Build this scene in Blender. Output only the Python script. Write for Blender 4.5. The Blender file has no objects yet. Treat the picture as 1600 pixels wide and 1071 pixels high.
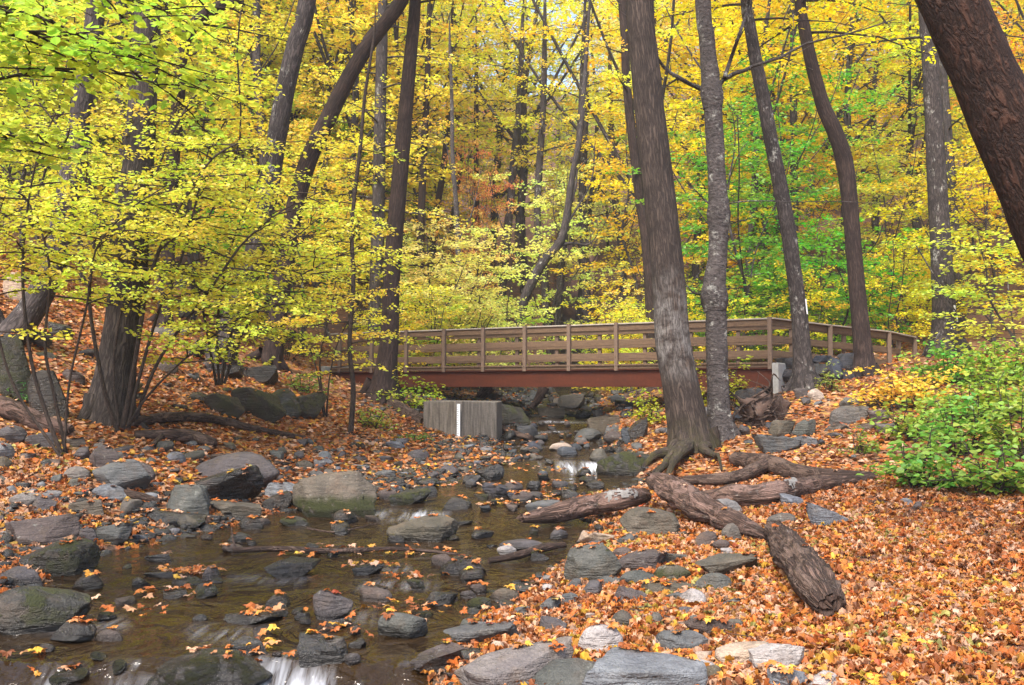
import bpy, bmesh, math, random
import numpy as np
from math import radians as R
PI = math.pi

# ------------------------------------------------------------------ scene, camera, light
S = bpy.context.scene
COL = S.collection
CAMZ, F, HOR = 1.7, 1556.0, 605.0
PITCH = math.atan((HOR - 535.5) / F)
cam = bpy.data.cameras.new('camera')
cam.lens, cam.sensor_width, cam.clip_end, cam.clip_start = 35.0, 36.0, 1500.0, 0.05
camo = bpy.data.objects.new('camera', cam)
COL.objects.link(camo)
camo.location = (0, 0, CAMZ)
camo.rotation_euler = (PI / 2 + PITCH, 0, 0)
S.camera = camo

SUN_ELEV, SUN_AZ = 52.0, 205.0        # azimuth from +Y clockwise: light comes from behind the camera, a little to the left
W = bpy.data.worlds.new('World')
S.world = W
W.use_nodes = True
wn = W.node_tree
sky = wn.nodes.new('ShaderNodeTexSky')
sky.sky_type = 'NISHITA'
sky.sun_disc = False
sky.sun_elevation = R(SUN_ELEV)
sky.sun_rotation = R(SUN_AZ)
sky.air_density, sky.dust_density, sky.ozone_density = 1.0, 3.0, 1.0
wn.links.new(sky.outputs[0], wn.nodes['Background'].inputs[0])
wn.nodes['Background'].inputs[1].default_value = 0.15
sl = bpy.data.lights.new('sun', 'SUN')
sl.energy, sl.angle, sl.color = 2.5, R(18), (1.0, 0.93, 0.83)
so = bpy.data.objects.new('sun', sl)
COL.objects.link(so)
so.rotation_euler = (R(90 - SUN_ELEV), 0, R(180 - SUN_AZ))
S.view_settings.view_transform = 'Standard'
S.view_settings.look = 'None'
S.view_settings.exposure = 1.58
S.view_settings.gamma = 1.0
S.render.engine = 'CYCLES'
cy = S.cycles
cy.max_bounces, cy.diffuse_bounces, cy.glossy_bounces = 8, 6, 3
cy.transmission_bounces, cy.transparent_max_bounces = 5, 6
cy.caustics_reflective = cy.caustics_refractive = False
cy.sample_clamp_indirect = 6.0
cy.use_denoising = True
try:
    cy.denoiser = 'OPENIMAGEDENOISE'
    cy.denoising_input_passes = 'RGB_ALBEDO_NORMAL'
    cy.denoising_prefilter = 'ACCURATE'
except Exception:
    pass

# ------------------------------------------------------------------ helpers
def ray(px, py):
    a, b = (np.asarray(px, float) - 800.0) / F, (535.5 - np.asarray(py, float)) / F
    c, s = math.cos(PITCH), math.sin(PITCH)
    dy, dz = c - b * s, s + b * c
    return a / dy, dz / dy                     # x and z per metre of depth

def at(px, py, Y):
    x, z = ray(px, py)
    return np.array([x * Y, Y, CAMZ + z * Y])

def hash3(i, j, k, seed):
    n = (i.astype(np.int64) * 73856093) ^ (j.astype(np.int64) * 19349663) ^ (k.astype(np.int64) * 83492791) ^ (seed * 2654435761)
    n = (n ^ (n >> 13)) * 1274126177
    n = n ^ (n >> 16)
    return (n & 0xFFFFFF).astype(np.float64) / float(0xFFFFFF)

def vnoise(p, seed=0):
    p = np.asarray(p, float)
    i = np.floor(p).astype(np.int64)
    f = p - i
    u = f * f * f * (f * (f * 6 - 15) + 10)
    r = 0
    for a in (0, 1):
        wa = u[:, 0] if a else 1 - u[:, 0]
        for b in (0, 1):
            wb = u[:, 1] if b else 1 - u[:, 1]
            for c in (0, 1):
                wc = u[:, 2] if c else 1 - u[:, 2]
                r = r + wa * wb * wc * hash3(i[:, 0] + a, i[:, 1] + b, i[:, 2] + c, seed)
    return r * 2 - 1

def fbm(p, octaves=4, seed=0):
    p = np.asarray(p, float)
    r, a, t = 0, 0.5, 0
    for o in range(octaves):
        r = r + a * vnoise(p * (2.03 ** o) + 17.3 * o, seed + o)
        a *= 0.5
    return r

def fbm2(x, y, octaves=4, seed=0):
    x, y = np.asarray(x, float), np.asarray(y, float)
    return fbm(np.stack([x.ravel(), y.ravel(), np.full(x.size, 0.37)], 1), octaves, seed).reshape(x.shape)

def sstep(a, b, x):
    t = np.clip((np.asarray(x, float) - a) / (b - a), 0, 1)
    return t * t * (3 - 2 * t)

def unit(v):
    v = np.asarray(v, float)
    return v / np.maximum(np.linalg.norm(v, axis=-1, keepdims=True), 1e-9)

def resample(pts, n, vals=None):
    """Catmull-Rom through pts, n samples even in length; vals (k per point) are carried along."""
    pts = np.asarray(pts, float)
    if len(pts) < 3:
        t = np.linspace(0, len(pts) - 1, n)
        i = np.minimum(t.astype(int), len(pts) - 2)
        f = (t - i)[:, None]
        P = pts[i] * (1 - f) + pts[i + 1] * f
        if vals is None:
            return P
        v = np.asarray(vals, float)
        return P, v[i] * (1 - f[:, 0]) + v[i + 1] * f[:, 0]
    e = np.vstack([2 * pts[0] - pts[1], pts, 2 * pts[-1] - pts[-2]])
    t = np.linspace(0, len(pts) - 1, max(n * 4, 60))
    def ev(t):
        i = np.minimum(t.astype(int), len(pts) - 2)
        f = (t - i)[:, None]
        a, b, c, d = e[i], e[i + 1], e[i + 2], e[i + 3]
        return 0.5 * (2 * b + (c - a) * f + (2 * a - 5 * b + 4 * c - d) * f ** 2 + (3 * b - a - 3 * c + d) * f ** 3), i, f
    P = ev(t)[0]
    s = np.concatenate([[0], np.cumsum(np.linalg.norm(np.diff(P, axis=0), axis=1))])
    tt = np.interp(np.linspace(0, s[-1], n), s, t)
    P, i, f = ev(tt)
    if vals is None:
        return P
    v = np.asarray(vals, float)
    return P, v[i] * (1 - f[:, 0]) + v[i + 1] * f[:, 0]

class MB:
    """Collects vertices, faces, uv and per-face values; build() links ONE mesh object."""
    def __init__(self):
        self.V, self.Fs, self.UV, self.n, self.hasuv = [], [], [], 0, False
    def add(self, V, Fa, uv=None, mat=0, var=None, hue=None, smooth=True):
        V = np.asarray(V, float).reshape(-1, 3)
        Fa = np.asarray(Fa, np.int64)
        m = len(Fa)
        self.V.append(V)
        self.UV.append(np.zeros((len(V), 2)) if uv is None else np.asarray(uv, float))
        if uv is not None:
            self.hasuv = True
        self.Fs.append((Fa + self.n, mat, np.zeros(m) if var is None else np.broadcast_to(var, (m,)),
                        np.zeros(m) if hue is None else np.broadcast_to(hue, (m,)), smooth))
        self.n += len(V)
        return self
    def merge(self, o):
        for V, U in zip(o.V, o.UV):
            self.V.append(V); self.UV.append(U)
        for f in o.Fs:
            self.Fs.append((f[0] + self.n,) + f[1:])
        self.hasuv |= o.hasuv
        self.n += o.n
        return self
    def mesh(self, name, mats, attrs=False, offset=None):
        V = np.concatenate(self.V)
        if offset is not None:
            V = V - np.asarray(offset)
        UV = np.concatenate(self.UV)
        me = bpy.data.meshes.new(name)
        me.vertices.add(len(V))
        me.vertices.foreach_set('co', V.astype(np.float32).ravel())
        loops = np.concatenate([f[0].ravel() for f in self.Fs])
        tot = np.concatenate([np.full(len(f[0]), f[0].shape[1]) for f in self.Fs])
        start = np.concatenate([[0], np.cumsum(tot)[:-1]])
        me.loops.add(len(loops))
        me.loops.foreach_set('vertex_index', loops.astype(np.int32))
        me.polygons.add(len(tot))
        me.polygons.foreach_set('loop_start', start.astype(np.int32))
        me.polygons.foreach_set('material_index', np.concatenate([np.full(len(f[0]), f[1]) for f in self.Fs]).astype(np.int32))
        me.polygons.foreach_set('use_smooth', np.concatenate([np.full(len(f[0]), f[4]) for f in self.Fs]).astype(bool))
        if self.hasuv:
            l = me.uv_layers.new(name='UVMap')
            l.data.foreach_set('uv', UV[loops].astype(np.float32).ravel())
        if attrs:
            for k, nm in ((2, 'var'), (3, 'hue')):
                a = me.attributes.new(nm, 'FLOAT', 'FACE')
                a.data.foreach_set('value', np.concatenate([f[k] for f in self.Fs]).astype(np.float32))
        for m in (mats if isinstance(mats, (list, tuple)) else [mats]):
            me.materials.append(m)
        me.update(calc_edges=True)
        return me
    def build(self, name, mats, parent=None, attrs=False, loc=None, color=None):
        """vertices are world positions; with loc the origin sits there (children of an Empty at loc stay at zero)."""
        me = self.mesh(name, mats, attrs, loc)
        o = bpy.data.objects.new(name, me)
        COL.objects.link(o)
        if parent is not None:
            o.parent = parent
        elif loc is not None:
            o.location = loc
        if color is not None:
            o.color = (*color, 1)
        return o

def tag(o, label=None, cat=None, group=None, kind=None):
    for k, v in (('label', label), ('category', cat), ('group', group), ('kind', kind)):
        if v:
            o[k] = v
    return o

def empty(name, loc, label=None, cat=None, group=None):
    o = bpy.data.objects.new(name, None)
    o.empty_display_size = 0.2
    o.location = loc
    COL.objects.link(o)
    return tag(o, label, cat, group)

def tube(pts, rad, seg=10, wob=0.0, wobf=3.0, seed=0, cap=True, seam=None, ridge=0.0, ridgen=9):
    """Tapered round tube along pts; returns V, quads, uv (metres). wob roughens the outline, ridge adds lengthwise furrows."""
    P = np.asarray(pts, float)
    r = np.asarray(rad, float)
    n = len(P)
    T = unit(np.gradient(P, axis=0))
    ref = np.array([0, 1.0, 0]) if abs(T[0][1]) < 0.9 else np.array([1.0, 0, 0])   # seam on the far side
    U = np.zeros_like(P)
    u = unit(ref - T[0] * np.dot(ref, T[0]))
    for i in range(n):
        u = unit(u - T[i] * np.dot(u, T[i]))
        U[i] = u
    B = np.cross(T, U)
    a = np.linspace(0, 2 * PI, seg + 1)
    ring = U[:, None] * np.cos(a)[None, :, None] + B[:, None] * np.sin(a)[None, :, None]
    rr = np.repeat(r[:, None], seg + 1, 1)
    if wob > 0 or ridge > 0:
        q = (P[:, None] + ring * r[:, None, None]).reshape(-1, 3)
        w = fbm(q * wobf, 3, seed).reshape(n, seg + 1) * wob
        if ridge > 0:
            s = np.concatenate([[0], np.cumsum(np.linalg.norm(np.diff(P, axis=0), axis=1))])
            ph = a[None] + 0.25 * np.sin(s[:, None] * 1.7 + seed)
            q2 = np.stack([np.cos(ph) * ridgen * 0.4, np.sin(ph) * ridgen * 0.4, np.repeat(s[:, None], seg + 1, 1) * 0.9], -1).reshape(-1, 3)
            w = w - np.abs(fbm(q2, 2, seed + 5)).reshape(n, seg + 1) * ridge
        w[:, -1] = w[:, 0]
        rr = rr * (1 + w)
    V = (P[:, None] + ring * rr[..., None]).reshape(-1, 3)
    s = np.concatenate([[0], np.cumsum(np.linalg.norm(np.diff(P, axis=0), axis=1))])
    rm = max(float(np.median(r)), 1e-3)
    uv = np.stack([np.repeat((a * rm)[None], n, 0), np.repeat(s[:, None], seg + 1, 1)], -1).reshape(-1, 2)
    i, j = np.meshgrid(np.arange(n - 1), np.arange(seg), indexing='ij')
    b = i * (seg + 1) + j
    Q = np.stack([b, b + 1, b + seg + 2, b + seg + 1], -1).reshape(-1, 4)
    return V, Q, uv

def caps(mb, pts, rad, seg, mat=0, rough=0.25, seed=3, both=True):
    """ragged broken ends for logs"""
    rg = np.random.default_rng(seed)
    P = np.asarray(pts, float)
    for e, s in ((0, -1), (-1, 1)) if both else ((-1, 1),):
        T = unit(P[e] - P[1 if e == 0 else -2])
        ref = np.array([0, 0, 1.0]) if abs(T[2]) < 0.9 else np.array([1.0, 0, 0])
        U = unit(ref - T * np.dot(ref, T)); B = np.cross(T, U)
        r = float(rad[e])
        a = np.linspace(0, 2 * PI, seg, endpoint=False)
        V = [P[e] + T * r * rough * .8]
        for k, fr in enumerate((0.35, 0.7, 1.0)):
            for t in a:
                V.append(P[e] + (U * math.cos(t) + B * math.sin(t)) * r * fr * (1 + 0.06 * rg.normal()) + T * r * rough * ((rg.normal() * .55 + .7 * (1 - fr)) if k < 2 else rg.normal() * .5))
        tri = [[0, 1 + j, 1 + (j + 1) % seg] for j in range(seg)]
        q = [[1 + k * seg + j, 1 + (k + 1) * seg + j, 1 + (k + 1) * seg + (j + 1) % seg, 1 + k * seg + (j + 1) % seg] for k in range(2) for j in range(seg)]
        n0 = mb.n
        mb.add(np.array(V), np.array(tri), mat=mat, smooth=False)
        mb.Fs.append((np.array(q) + n0, mat, np.zeros(len(q)), np.zeros(len(q)), False))

def prisms(A, Bp, r0, r1):
    """many thin three-sided twigs at once"""
    A, Bp = np.asarray(A), np.asarray(Bp)
    n = len(A)
    T = unit(Bp - A)
    ref = np.where(np.abs(T[:, 2:3]) < 0.9, np.array([[0, 0, 1.0]]), np.array([[1.0, 0, 0]]))
    U = unit(np.cross(T, ref)); C = np.cross(T, U)
    V = np.zeros((n, 6, 3))
    for k in range(3):
        d = U * math.cos(k * 2.0944) + C * math.sin(k * 2.0944)
        V[:, k] = A + d * np.reshape(r0, (-1, 1))
        V[:, 3 + k] = Bp + d * np.reshape(r1, (-1, 1))
    f = np.array([[0, 1, 4, 3], [1, 2, 5, 4], [2, 0, 3, 5]])
    return V.reshape(-1, 3), (np.arange(n)[:, None, None] * 6 + f[None]).reshape(-1, 4)

LEAF = {
    'quad': (np.array([[0, 0, 0], [.48, -.5, .10], [1, 0, 0], [.48, .5, .10]]), [[0, 1, 2, 3]]),
    'ovate': (np.array([[0, 0, 0], [.28, -.44, .08], [.68, -.36, .07], [1, 0, -.04], [.68, .36, .07], [.28, .44, .08]]), [[0, 1, 2, 3], [0, 3, 4, 5]]),
}
_m = [(0, 0), (.05, .30), (-.02, .50), (.26, .40), (.50, .58), (.50, .32), (.66, .26), (.74, .10), (1.0, 0)]
_m = _m + [(x, -y) for x, y in _m[-2:0:-1]]
_mv = np.array([[0.36, 0, 0.05]] + [[x, y * 0.95, 0.10 * abs(y) * 2 - 0.10 * (x > .6) + 0.06 * ((i % 2) * 2 - 1)] for i, (x, y) in enumerate(_m)])
LEAF['maple'] = (_mv, [[0, 1 + (i + 1) % len(_m), 1 + i] for i in range(len(_m))])

def leaves(mb, P, D, N, L, ratio=0.75, shape='quad', var=None, hue=None, mat=0, curl=1.0):
    P, D, N = np.asarray(P), unit(D), np.asarray(N)
    n = len(P)
    if n == 0:
        return
    Sd = unit(np.cross(N, D))
    Nn = np.cross(D, Sd)
    T, fs = LEAF[shape]
    L = np.broadcast_to(L, (n,))
    V = P[:, None] + (D[:, None] * T[None, :, 0:1] + Sd[:, None] * T[None, :, 1:2] * ratio + Nn[:, None] * T[None, :, 2:3] * np.reshape(curl, (-1, 1, 1))) * L[:, None, None]
    k = len(T)
    fs = np.array(fs)
    Fa = (np.arange(n)[:, None, None] * k + fs[None]).reshape(-1, fs.shape[1])
    rep = len(fs)
    mb.add(V.reshape(-1, 3), Fa, mat=mat, var=None if var is None else np.repeat(var, rep), hue=None if hue is None else np.repeat(hue, rep), smooth=False)

# ------------------------------------------------------------------ materials
class NT:
    def __init__(self, name):
        self.m = bpy.data.materials.new(name)
        self.m.use_nodes = True
        self.t = self.m.node_tree
        self.t.nodes.clear()
        self.out = self.t.nodes.new('ShaderNodeOutputMaterial')
    def n(self, typ, ins=None, **kw):
        nd = self.t.nodes.new('ShaderNode' + typ)
        for k, v in kw.items():
            setattr(nd, k, v)
        for k, v in (ins or {}).items():
            s = nd.inputs[k]
            if isinstance(v, bpy.types.NodeSocket):
                self.t.links.new(v, s)
            elif isinstance(v, bpy.types.Node):
                self.t.links.new(v.outputs[0], s)
            else:
                s.default_value = v
        return nd
    def ramp(self, fac, stops, interp='LINEAR'):
        nd = self.n('ValToRGB', {0: fac})
        nd.color_ramp.interpolation = interp
        el = nd.color_ramp.elements
        while len(el) < len(stops):
            el.new(0.5)
        for e, (p, c) in zip(el, stops):
            e.position = p
            e.color = (*c, 1) if len(c) == 3 else c
        return nd
    def math(self, op, a, b=0.0, clamp=False):
        return self.n('Math', {0: a, 1: b}, operation=op, use_clamp=clamp)
    def mix(self, fac, a, b, typ='MIX'):
        nd = self.n('Mix', data_type='RGBA', blend_type=typ)
        for i, v in ((0, fac), (6, a), (7, b)):
            s = nd.inputs[i]
            if isinstance(v, bpy.types.NodeSocket):
                self.t.links.new(v, s)
            elif isinstance(v, bpy.types.Node):
                self.t.links.new(v.outputs[0], s)
            elif i and len(v) == 3:
                s.default_value = (*v, 1)
            else:
                s.default_value = v
        return nd.outputs[2]
    def noise(self, vec, scale, detail=4, rough=0.55, dist=0.0):
        return self.n('TexNoise', {'Vector': vec, 'Scale': scale, 'Detail': detail, 'Roughness': rough, 'Distortion': dist}).outputs[0]
    def maprange(self, v, a, b, c=0.0, d=1.0):
        return self.n('MapRange', {0: v, 1: a, 2: b, 3: c, 4: d}).outputs[0]
    def done(self, shader):
        self.t.links.new(shader.outputs[0] if isinstance(shader, bpy.types.Node) else shader, self.out.inputs[0])
        return self.m

def pos(t):
    return t.n('NewGeometry').outputs['Position']

def leaf_material():
    t = NT('autumn_leaf')
    var = t.n('Attribute', attribute_name='var').outputs['Fac']
    hue = t.n('Attribute', attribute_name='hue').outputs['Fac']
    col = t.n('ObjectInfo').outputs['Color']
    h = t.maprange(hue, 0, 1, 0.455, 0.548)
    v = t.maprange(var, 0, 1, 0.80, 1.18)
    c = t.n('HueSaturation', {'Hue': h, 'Saturation': 1.0, 'Value': v, 'Fac': 1.0, 'Color': col}).outputs[0]
    d = t.n('BsdfDiffuse', {'Color': c, 'Roughness': 0.4})
    tr = t.n('BsdfTranslucent', {'Color': t.n('HueSaturation', {'Hue': 0.5, 'Saturation': 1.05, 'Value': 1.0, 'Fac': 1.0, 'Color': c}).outputs[0]})
    mx = t.n('MixShader', {0: 0.54, 1: d, 2: tr})
    g = t.n('BsdfGlossy', {'Color': (1, 1, 1, 1), 'Roughness': 0.45})
    return t.done(t.n('MixShader', {0: 0.025, 1: mx, 2: g}))

def litter_material():
    t = NT('fallen_leaf')
    var = t.n('Attribute', attribute_name='var').outputs['Fac']
    hue = t.n('Attribute', attribute_name='hue').outputs['Fac']
    c = t.ramp(hue, [(0.0, (.10, .045, .025)), (.09, (.24, .085, .035)), (.20, (.42, .12, .03)), (.33, (.60, .165, .03)), (.46, (.66, .24, .05)),
                     (.58, (.60, .34, .19)), (.70, (.72, .45, .31)), (.80, (.64, .24, .05)), (.90, (.66, .36, .05)), (.95, (.74, .50, .06)), (.97, (.46, .05, .022)), (1.0, (.40, .36, .10))])
    c = t.n('HueSaturation', {'Hue': 0.5, 'Saturation': 1.0, 'Value': t.maprange(var, 0, 1, 0.30, .93), 'Fac': 1.0, 'Color': c.outputs[0]}).outputs[0]
    n = t.noise(pos(t), 90, 2)
    c = t.mix(t.maprange(n, .55, .75, 0, .35), c, (.28, .12, .05))
    p = t.n('BsdfPrincipled', {'Base Color': c, 'Roughness': 0.55, 'Specular IOR Level': 0.3})
    tr = t.n('BsdfTranslucent', {'Color': c})
    return t.done(t.n('MixShader', {0: 0.22, 1: p, 2: tr}))

def bark_material(name, dark, light, su=22.0, sv=3.0, bump=0.9, lichen=0.0, lcol=(.42, .42, .38), moss=0.0, plates=False, dist=0.012, band=None, wb=.9, patch=None):
    t = NT(name)
    uv = t.n('TexCoord').outputs['UV']
    m = t.n('Mapping', {'Vector': uv, 'Scale': (su, sv, 1)}).outputs[0]
    wobble = t.n('TexNoise', {'Vector': uv, 'Scale': 6.0, 'Detail': 3})
    m2 = t.n('VectorMath', {0: m, 1: t.n('VectorMath', {0: wobble.outputs['Color'], 1: (wb, .5, 0)}, operation='MULTIPLY').outputs[0]}, operation='ADD').outputs[0]
    if plates:
        a = t.noise(m2, 1.0, 5, .65, .6)
        hgt = t.maprange(a, .3, .7)
    else:
        a = t.noise(m2, 1.0, 4, .6, .3)
        rid = t.math('ABSOLUTE', t.math('SUBTRACT', a, .5).outputs[0]).outputs[0]
        hgt = t.maprange(rid, 0.0, .14)
    fine = t.noise(pos(t), 55, 4, .65)
    hh = t.math('ADD', hgt, t.math('MULTIPLY', fine, .45).outputs[0]).outputs[0]
    big = t.noise(pos(t), 2.3, 4, .6)
    c = t.mix(t.maprange(hh, .1, 1.25), dark, light)
    c = t.n('HueSaturation', {'Hue': 0.5, 'Saturation': 1.0, 'Value': t.maprange(big, .3, .7, .72, 1.25), 'Fac': 1.0, 'Color': c}).outputs[0]
    if lichen > 0:
        ln = t.noise(pos(t), 3.5, 5, .7)
        lf = t.math('MULTIPLY', t.maprange(ln, .62 - .2 * lichen, .74 - .2 * lichen), t.maprange(hh, .35, 1.0)).outputs[0]
        c = t.mix(lf, c, lcol)
    if patch:
        pm = t.n('Mapping', {'Vector': uv, 'Scale': (5, 2.2, 1)}).outputs[0]
        pf = t.maprange(t.noise(pm, 1.0, 6, .72, .8), .50, .54)
        c = t.mix(pf, c, t.mix(t.maprange(fine, .3, .7), tuple(v * .6 for v in patch), patch))
        hh = t.math('ADD', hh, t.math('MULTIPLY', pf, 1.1).outputs[0]).outputs[0]
    if band:
        z0, z1, z2, z3, bc = band
        z = t.n('SeparateXYZ', {0: pos(t)}).outputs[2]
        bf = t.math('MULTIPLY', t.maprange(z, z0, z1), t.maprange(z, z2, z3, 1, 0)).outputs[0]
        bf = t.math('MULTIPLY', bf, t.maprange(t.noise(pos(t), 4.0, 5, .7), .40, .62)).outputs[0]
        bf = t.math('MULTIPLY', bf, t.maprange(hh, .2, .9, .35, 1)).outputs[0]
        c = t.mix(bf, c, bc)
    if moss:
        z = t.n('SeparateXYZ', {0: pos(t)}).outputs[2]
        mf = t.math('MULTIPLY', t.maprange(z, moss, moss - .9), t.maprange(t.noise(pos(t), 6, 4, .7), .42, .62)).outputs[0]
        c = t.mix(mf, c, (.05, .046, .016))
    b = t.n('Bump', {'Height': hh, 'Strength': bump, 'Distance': dist})
    return t.done(t.n('BsdfPrincipled', {'Base Color': c, 'Roughness': .85, 'Specular IOR Level': .25, 'Normal': b.outputs[0]}))

def rock_material(name, c1, c2, c3, moss=0.0, lichen=0.3, rough=0.7, wet=False, foot=False):
    t = NT(name)
    P = pos(t)
    rnd = t.n('ObjectInfo').outputs['Random']
    off = t.n('CombineXYZ', {0: t.math('MULTIPLY', rnd, 37.0).outputs[0], 1: t.math('MULTIPLY', rnd, 91.0).outputs[0]}).outputs[0]
    Q = t.n('VectorMath', {0: P, 1: off}, operation='ADD').outputs[0]
    big = t.noise(Q, 2.6, 5, .62, .4)
    mid = t.noise(Q, 13, 5, .7, .2)
    fin = t.noise(Q, 70, 4, .7)
    strat = t.noise(t.n('Mapping', {'Vector': Q, 'Scale': (2.0, 2.0, 16), 'Rotation': (.35, .25, 0)}).outputs[0], 2.0, 4, .6, .5)
    c = t.mix(t.maprange(big, .38, .62), c1, c2)
    c = t.mix(t.maprange(strat, .45, .7, 0, .6), c, c3)
    stain = t.noise(Q, 4.3, 4, .65, .3)
    c = t.mix(t.maprange(stain, .52, .70, 0, .55), c, (.085, .060, .040))
    c = t.n('HueSaturation', {'Hue': t.maprange(rnd, 0, 1, .475, .525), 'Saturation': t.maprange(rnd, 0, 1, .6, 1.05),
            'Value': t.math('MULTIPLY', t.maprange(fin, .25, .75, .68, 1.3), t.maprange(mid, .25, .75, .75, 1.25)).outputs[0], 'Fac': 1.0, 'Color': c}).outputs[0]
    r2 = t.math('FRACT', t.math('MULTIPLY', rnd, 7.31).outputs[0]).outputs[0]
    c = t.mix(t.maprange(r2, .25, 1, 0, .85), c, t.mix(1.0, c, (1.22, .93, .68), 'MULTIPLY'))
    if lichen > 0:
        lf = t.math('MULTIPLY', t.maprange(t.noise(Q, 9, 5, .75), .60, .68), t.maprange(t.noise(Q, 2.0, 2), .42, .6, 0, lichen)).outputs[0]
        c = t.mix(lf, c, (.40, .41, .36))
    nz = t.n('SeparateXYZ', {0: t.n('NewGeometry').outputs['Normal']}).outputs[2]
    if moss > 0:
        mf = t.math('MULTIPLY', t.maprange(t.noise(Q, 5, 5, .7), .66 - .3 * moss, .74 - .3 * moss), t.maprange(nz, -.5, .4)).outputs[0]
        if foot:
            lv0 = t.n('SeparateColor', {0: t.n('ObjectInfo').outputs['Color']}).outputs[0]
            up = t.math('SUBTRACT', t.n('SeparateXYZ', {0: P}).outputs[2], lv0).outputs[0]
            mf = t.math('MULTIPLY', t.maprange(t.noise(Q, 7, 4, .7), .36, .46), t.maprange(t.math('ADD', up, t.math('MULTIPLY', t.noise(Q, 4, 3), -.28).outputs[0]).outputs[0], .0, .10, 1, 0)).outputs[0]
        mc = t.mix(t.noise(Q, 40, 3), (.018, .022, .005), (.065, .07, .012))
        c = t.mix(mf, c, mc)
    crack = t.n('TexVoronoi', {'Vector': t.n('VectorMath', {0: Q, 1: t.n('TexNoise', {'Vector': Q, 'Scale': 5.0}).outputs['Color']}, operation='ADD').outputs[0], 'Scale': 2.4}, feature='DISTANCE_TO_EDGE').outputs[0]
    ck = t.maprange(crack, 0, .035)
    h = t.math('ADD', t.math('ADD', t.math('MULTIPLY', mid, .8).outputs[0], t.math('MULTIPLY', fin, .25).outputs[0]).outputs[0],
               t.math('ADD', t.math('MULTIPLY', strat, .9).outputs[0], t.math('MULTIPLY', ck, .06).outputs[0]).outputs[0]).outputs[0]
    if moss > 0:
        h = t.math('ADD', h, t.math('MULTIPLY', mf, t.math('MULTIPLY', fin, 1.2).outputs[0]).outputs[0]).outputs[0]
    b = t.n('Bump', {'Height': h, 'Strength': .9, 'Distance': .05})
    lv = t.n('SeparateColor', {0: t.n('ObjectInfo').outputs['Color']}).outputs[0]
    zz = t.n('SeparateXYZ', {0: P}).outputs[2]
    wl = t.math('SUBTRACT', t.math('SUBTRACT', zz, lv).outputs[0], t.math('MULTIPLY', t.noise(Q, 6, 3), .09).outputs[0]).outputs[0]
    wetf = t.maprange(wl, -.01, .035, 1, 0)
    c = t.mix(t.math('MULTIPLY', wetf, .68).outputs[0], c, (.012, .010, .008))
    ro = t.n('Mix', {0: wetf, 2: t.maprange(mid, .3, .7, rough - .12, rough + .12), 3: .22}).outputs[0]
    return t.done(t.n('BsdfPrincipled', {'Base Color': c, 'Roughness': ro, 'Specular IOR Level': .55 if wet else .4, 'Normal': b.outputs[0]}))

def plain(name, col, rough=.7, var=.25, scale=8.0, bump=.2, dist=.01, streak=None, col2=None, spec=.4):
    t = NT(name)
    P = pos(t)
    v = t.n('Mapping', {'Vector': P, 'Scale': streak}).outputs[0] if streak else P
    n = t.noise(v, scale, 5, .65)
    n2 = t.noise(P, scale * 9, 3)
    c = t.mix(t.maprange(n, .3, .7), col, col2 or tuple(x * .65 for x in col))
    c = t.n('HueSaturation', {'Hue': .5, 'Saturation': 1.0, 'Value': t.maprange(n2, .2, .8, 1 - var, 1 + var), 'Fac': 1.0, 'Color': c}).outputs[0]
    b = t.n('Bump', {'Height': t.math('ADD', n, t.math('MULTIPLY', n2, .4).outputs[0]).outputs[0], 'Strength': bump, 'Distance': dist})
    return t.done(t.n('BsdfPrincipled', {'Base Color': c, 'Roughness': rough, 'Specular IOR Level': spec, 'Normal': b.outputs[0]}))

M_LEAF = leaf_material()
M_LITTER = litter_material()
M_BARK_A = bark_material('furrowed_bark', (.013, .009, .008), (.074, .054, .044), 26, 2.6, 1.0, lichen=.0, band=(1.7, 2.3, 3.0, 4.0, (.20, .185, .175)), moss=1.25)
M_BARK_B = bark_material('plated_bark', (.012, .009, .009), (.120, .102, .098), 16.0, 20, 1.0, lichen=.3, plates=True, wb=.35, dist=.03)
M_BARK_C = bark_material('grey_bark', (.015, .012, .011), (.080, .064, .06), 20, 4, .8, lichen=.25)
M_BARK_D = bark_material('brown_bark', (.014, .009, .008), (.062, .040, .033), 26, 2.5, .8)
M_BARK_F = bark_material('reddish_bark', (.008, .004, .003), (.050, .023, .015), 15, 5, 1.0, dist=.018, wb=.3, lichen=.1, lcol=(.10, .06, .045))
M_BARK_L = bark_material('dark_furrowed_bark', (.013, .010, .009), (.078, .062, .054), 26, 2.5, 1.0)
M_BARK_S = bark_material('dark_stem_bark', (.016, .011, .009), (.07, .05, .04), 40, 8, .4)
M_BARK_G = bark_material('forest_bark', (.015, .012, .012), (.088, .072, .069), 18, 3, .7, lichen=.2)
M_LOG = bark_material('rotten_wood', (.022, .013, .011), (.19, .118, .09), 34, 2.6, 1.0, lichen=.25, lcol=(.34, .31, .28), wb=.35, patch=(.29, .185, .15), dist=.02)
M_LOG_D = bark_material('dark_rotten_wood', (.016, .010, .008), (.13, .082, .063), 30, 3.0, 1.0, wb=.4, patch=(.17, .115, .09), lichen=.1, lcol=(.22, .19, .17), dist=.02)
M_WOODEND = plain('broken_wood', (.06, .034, .024), .9, .4, 22, .8, .02)
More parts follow.
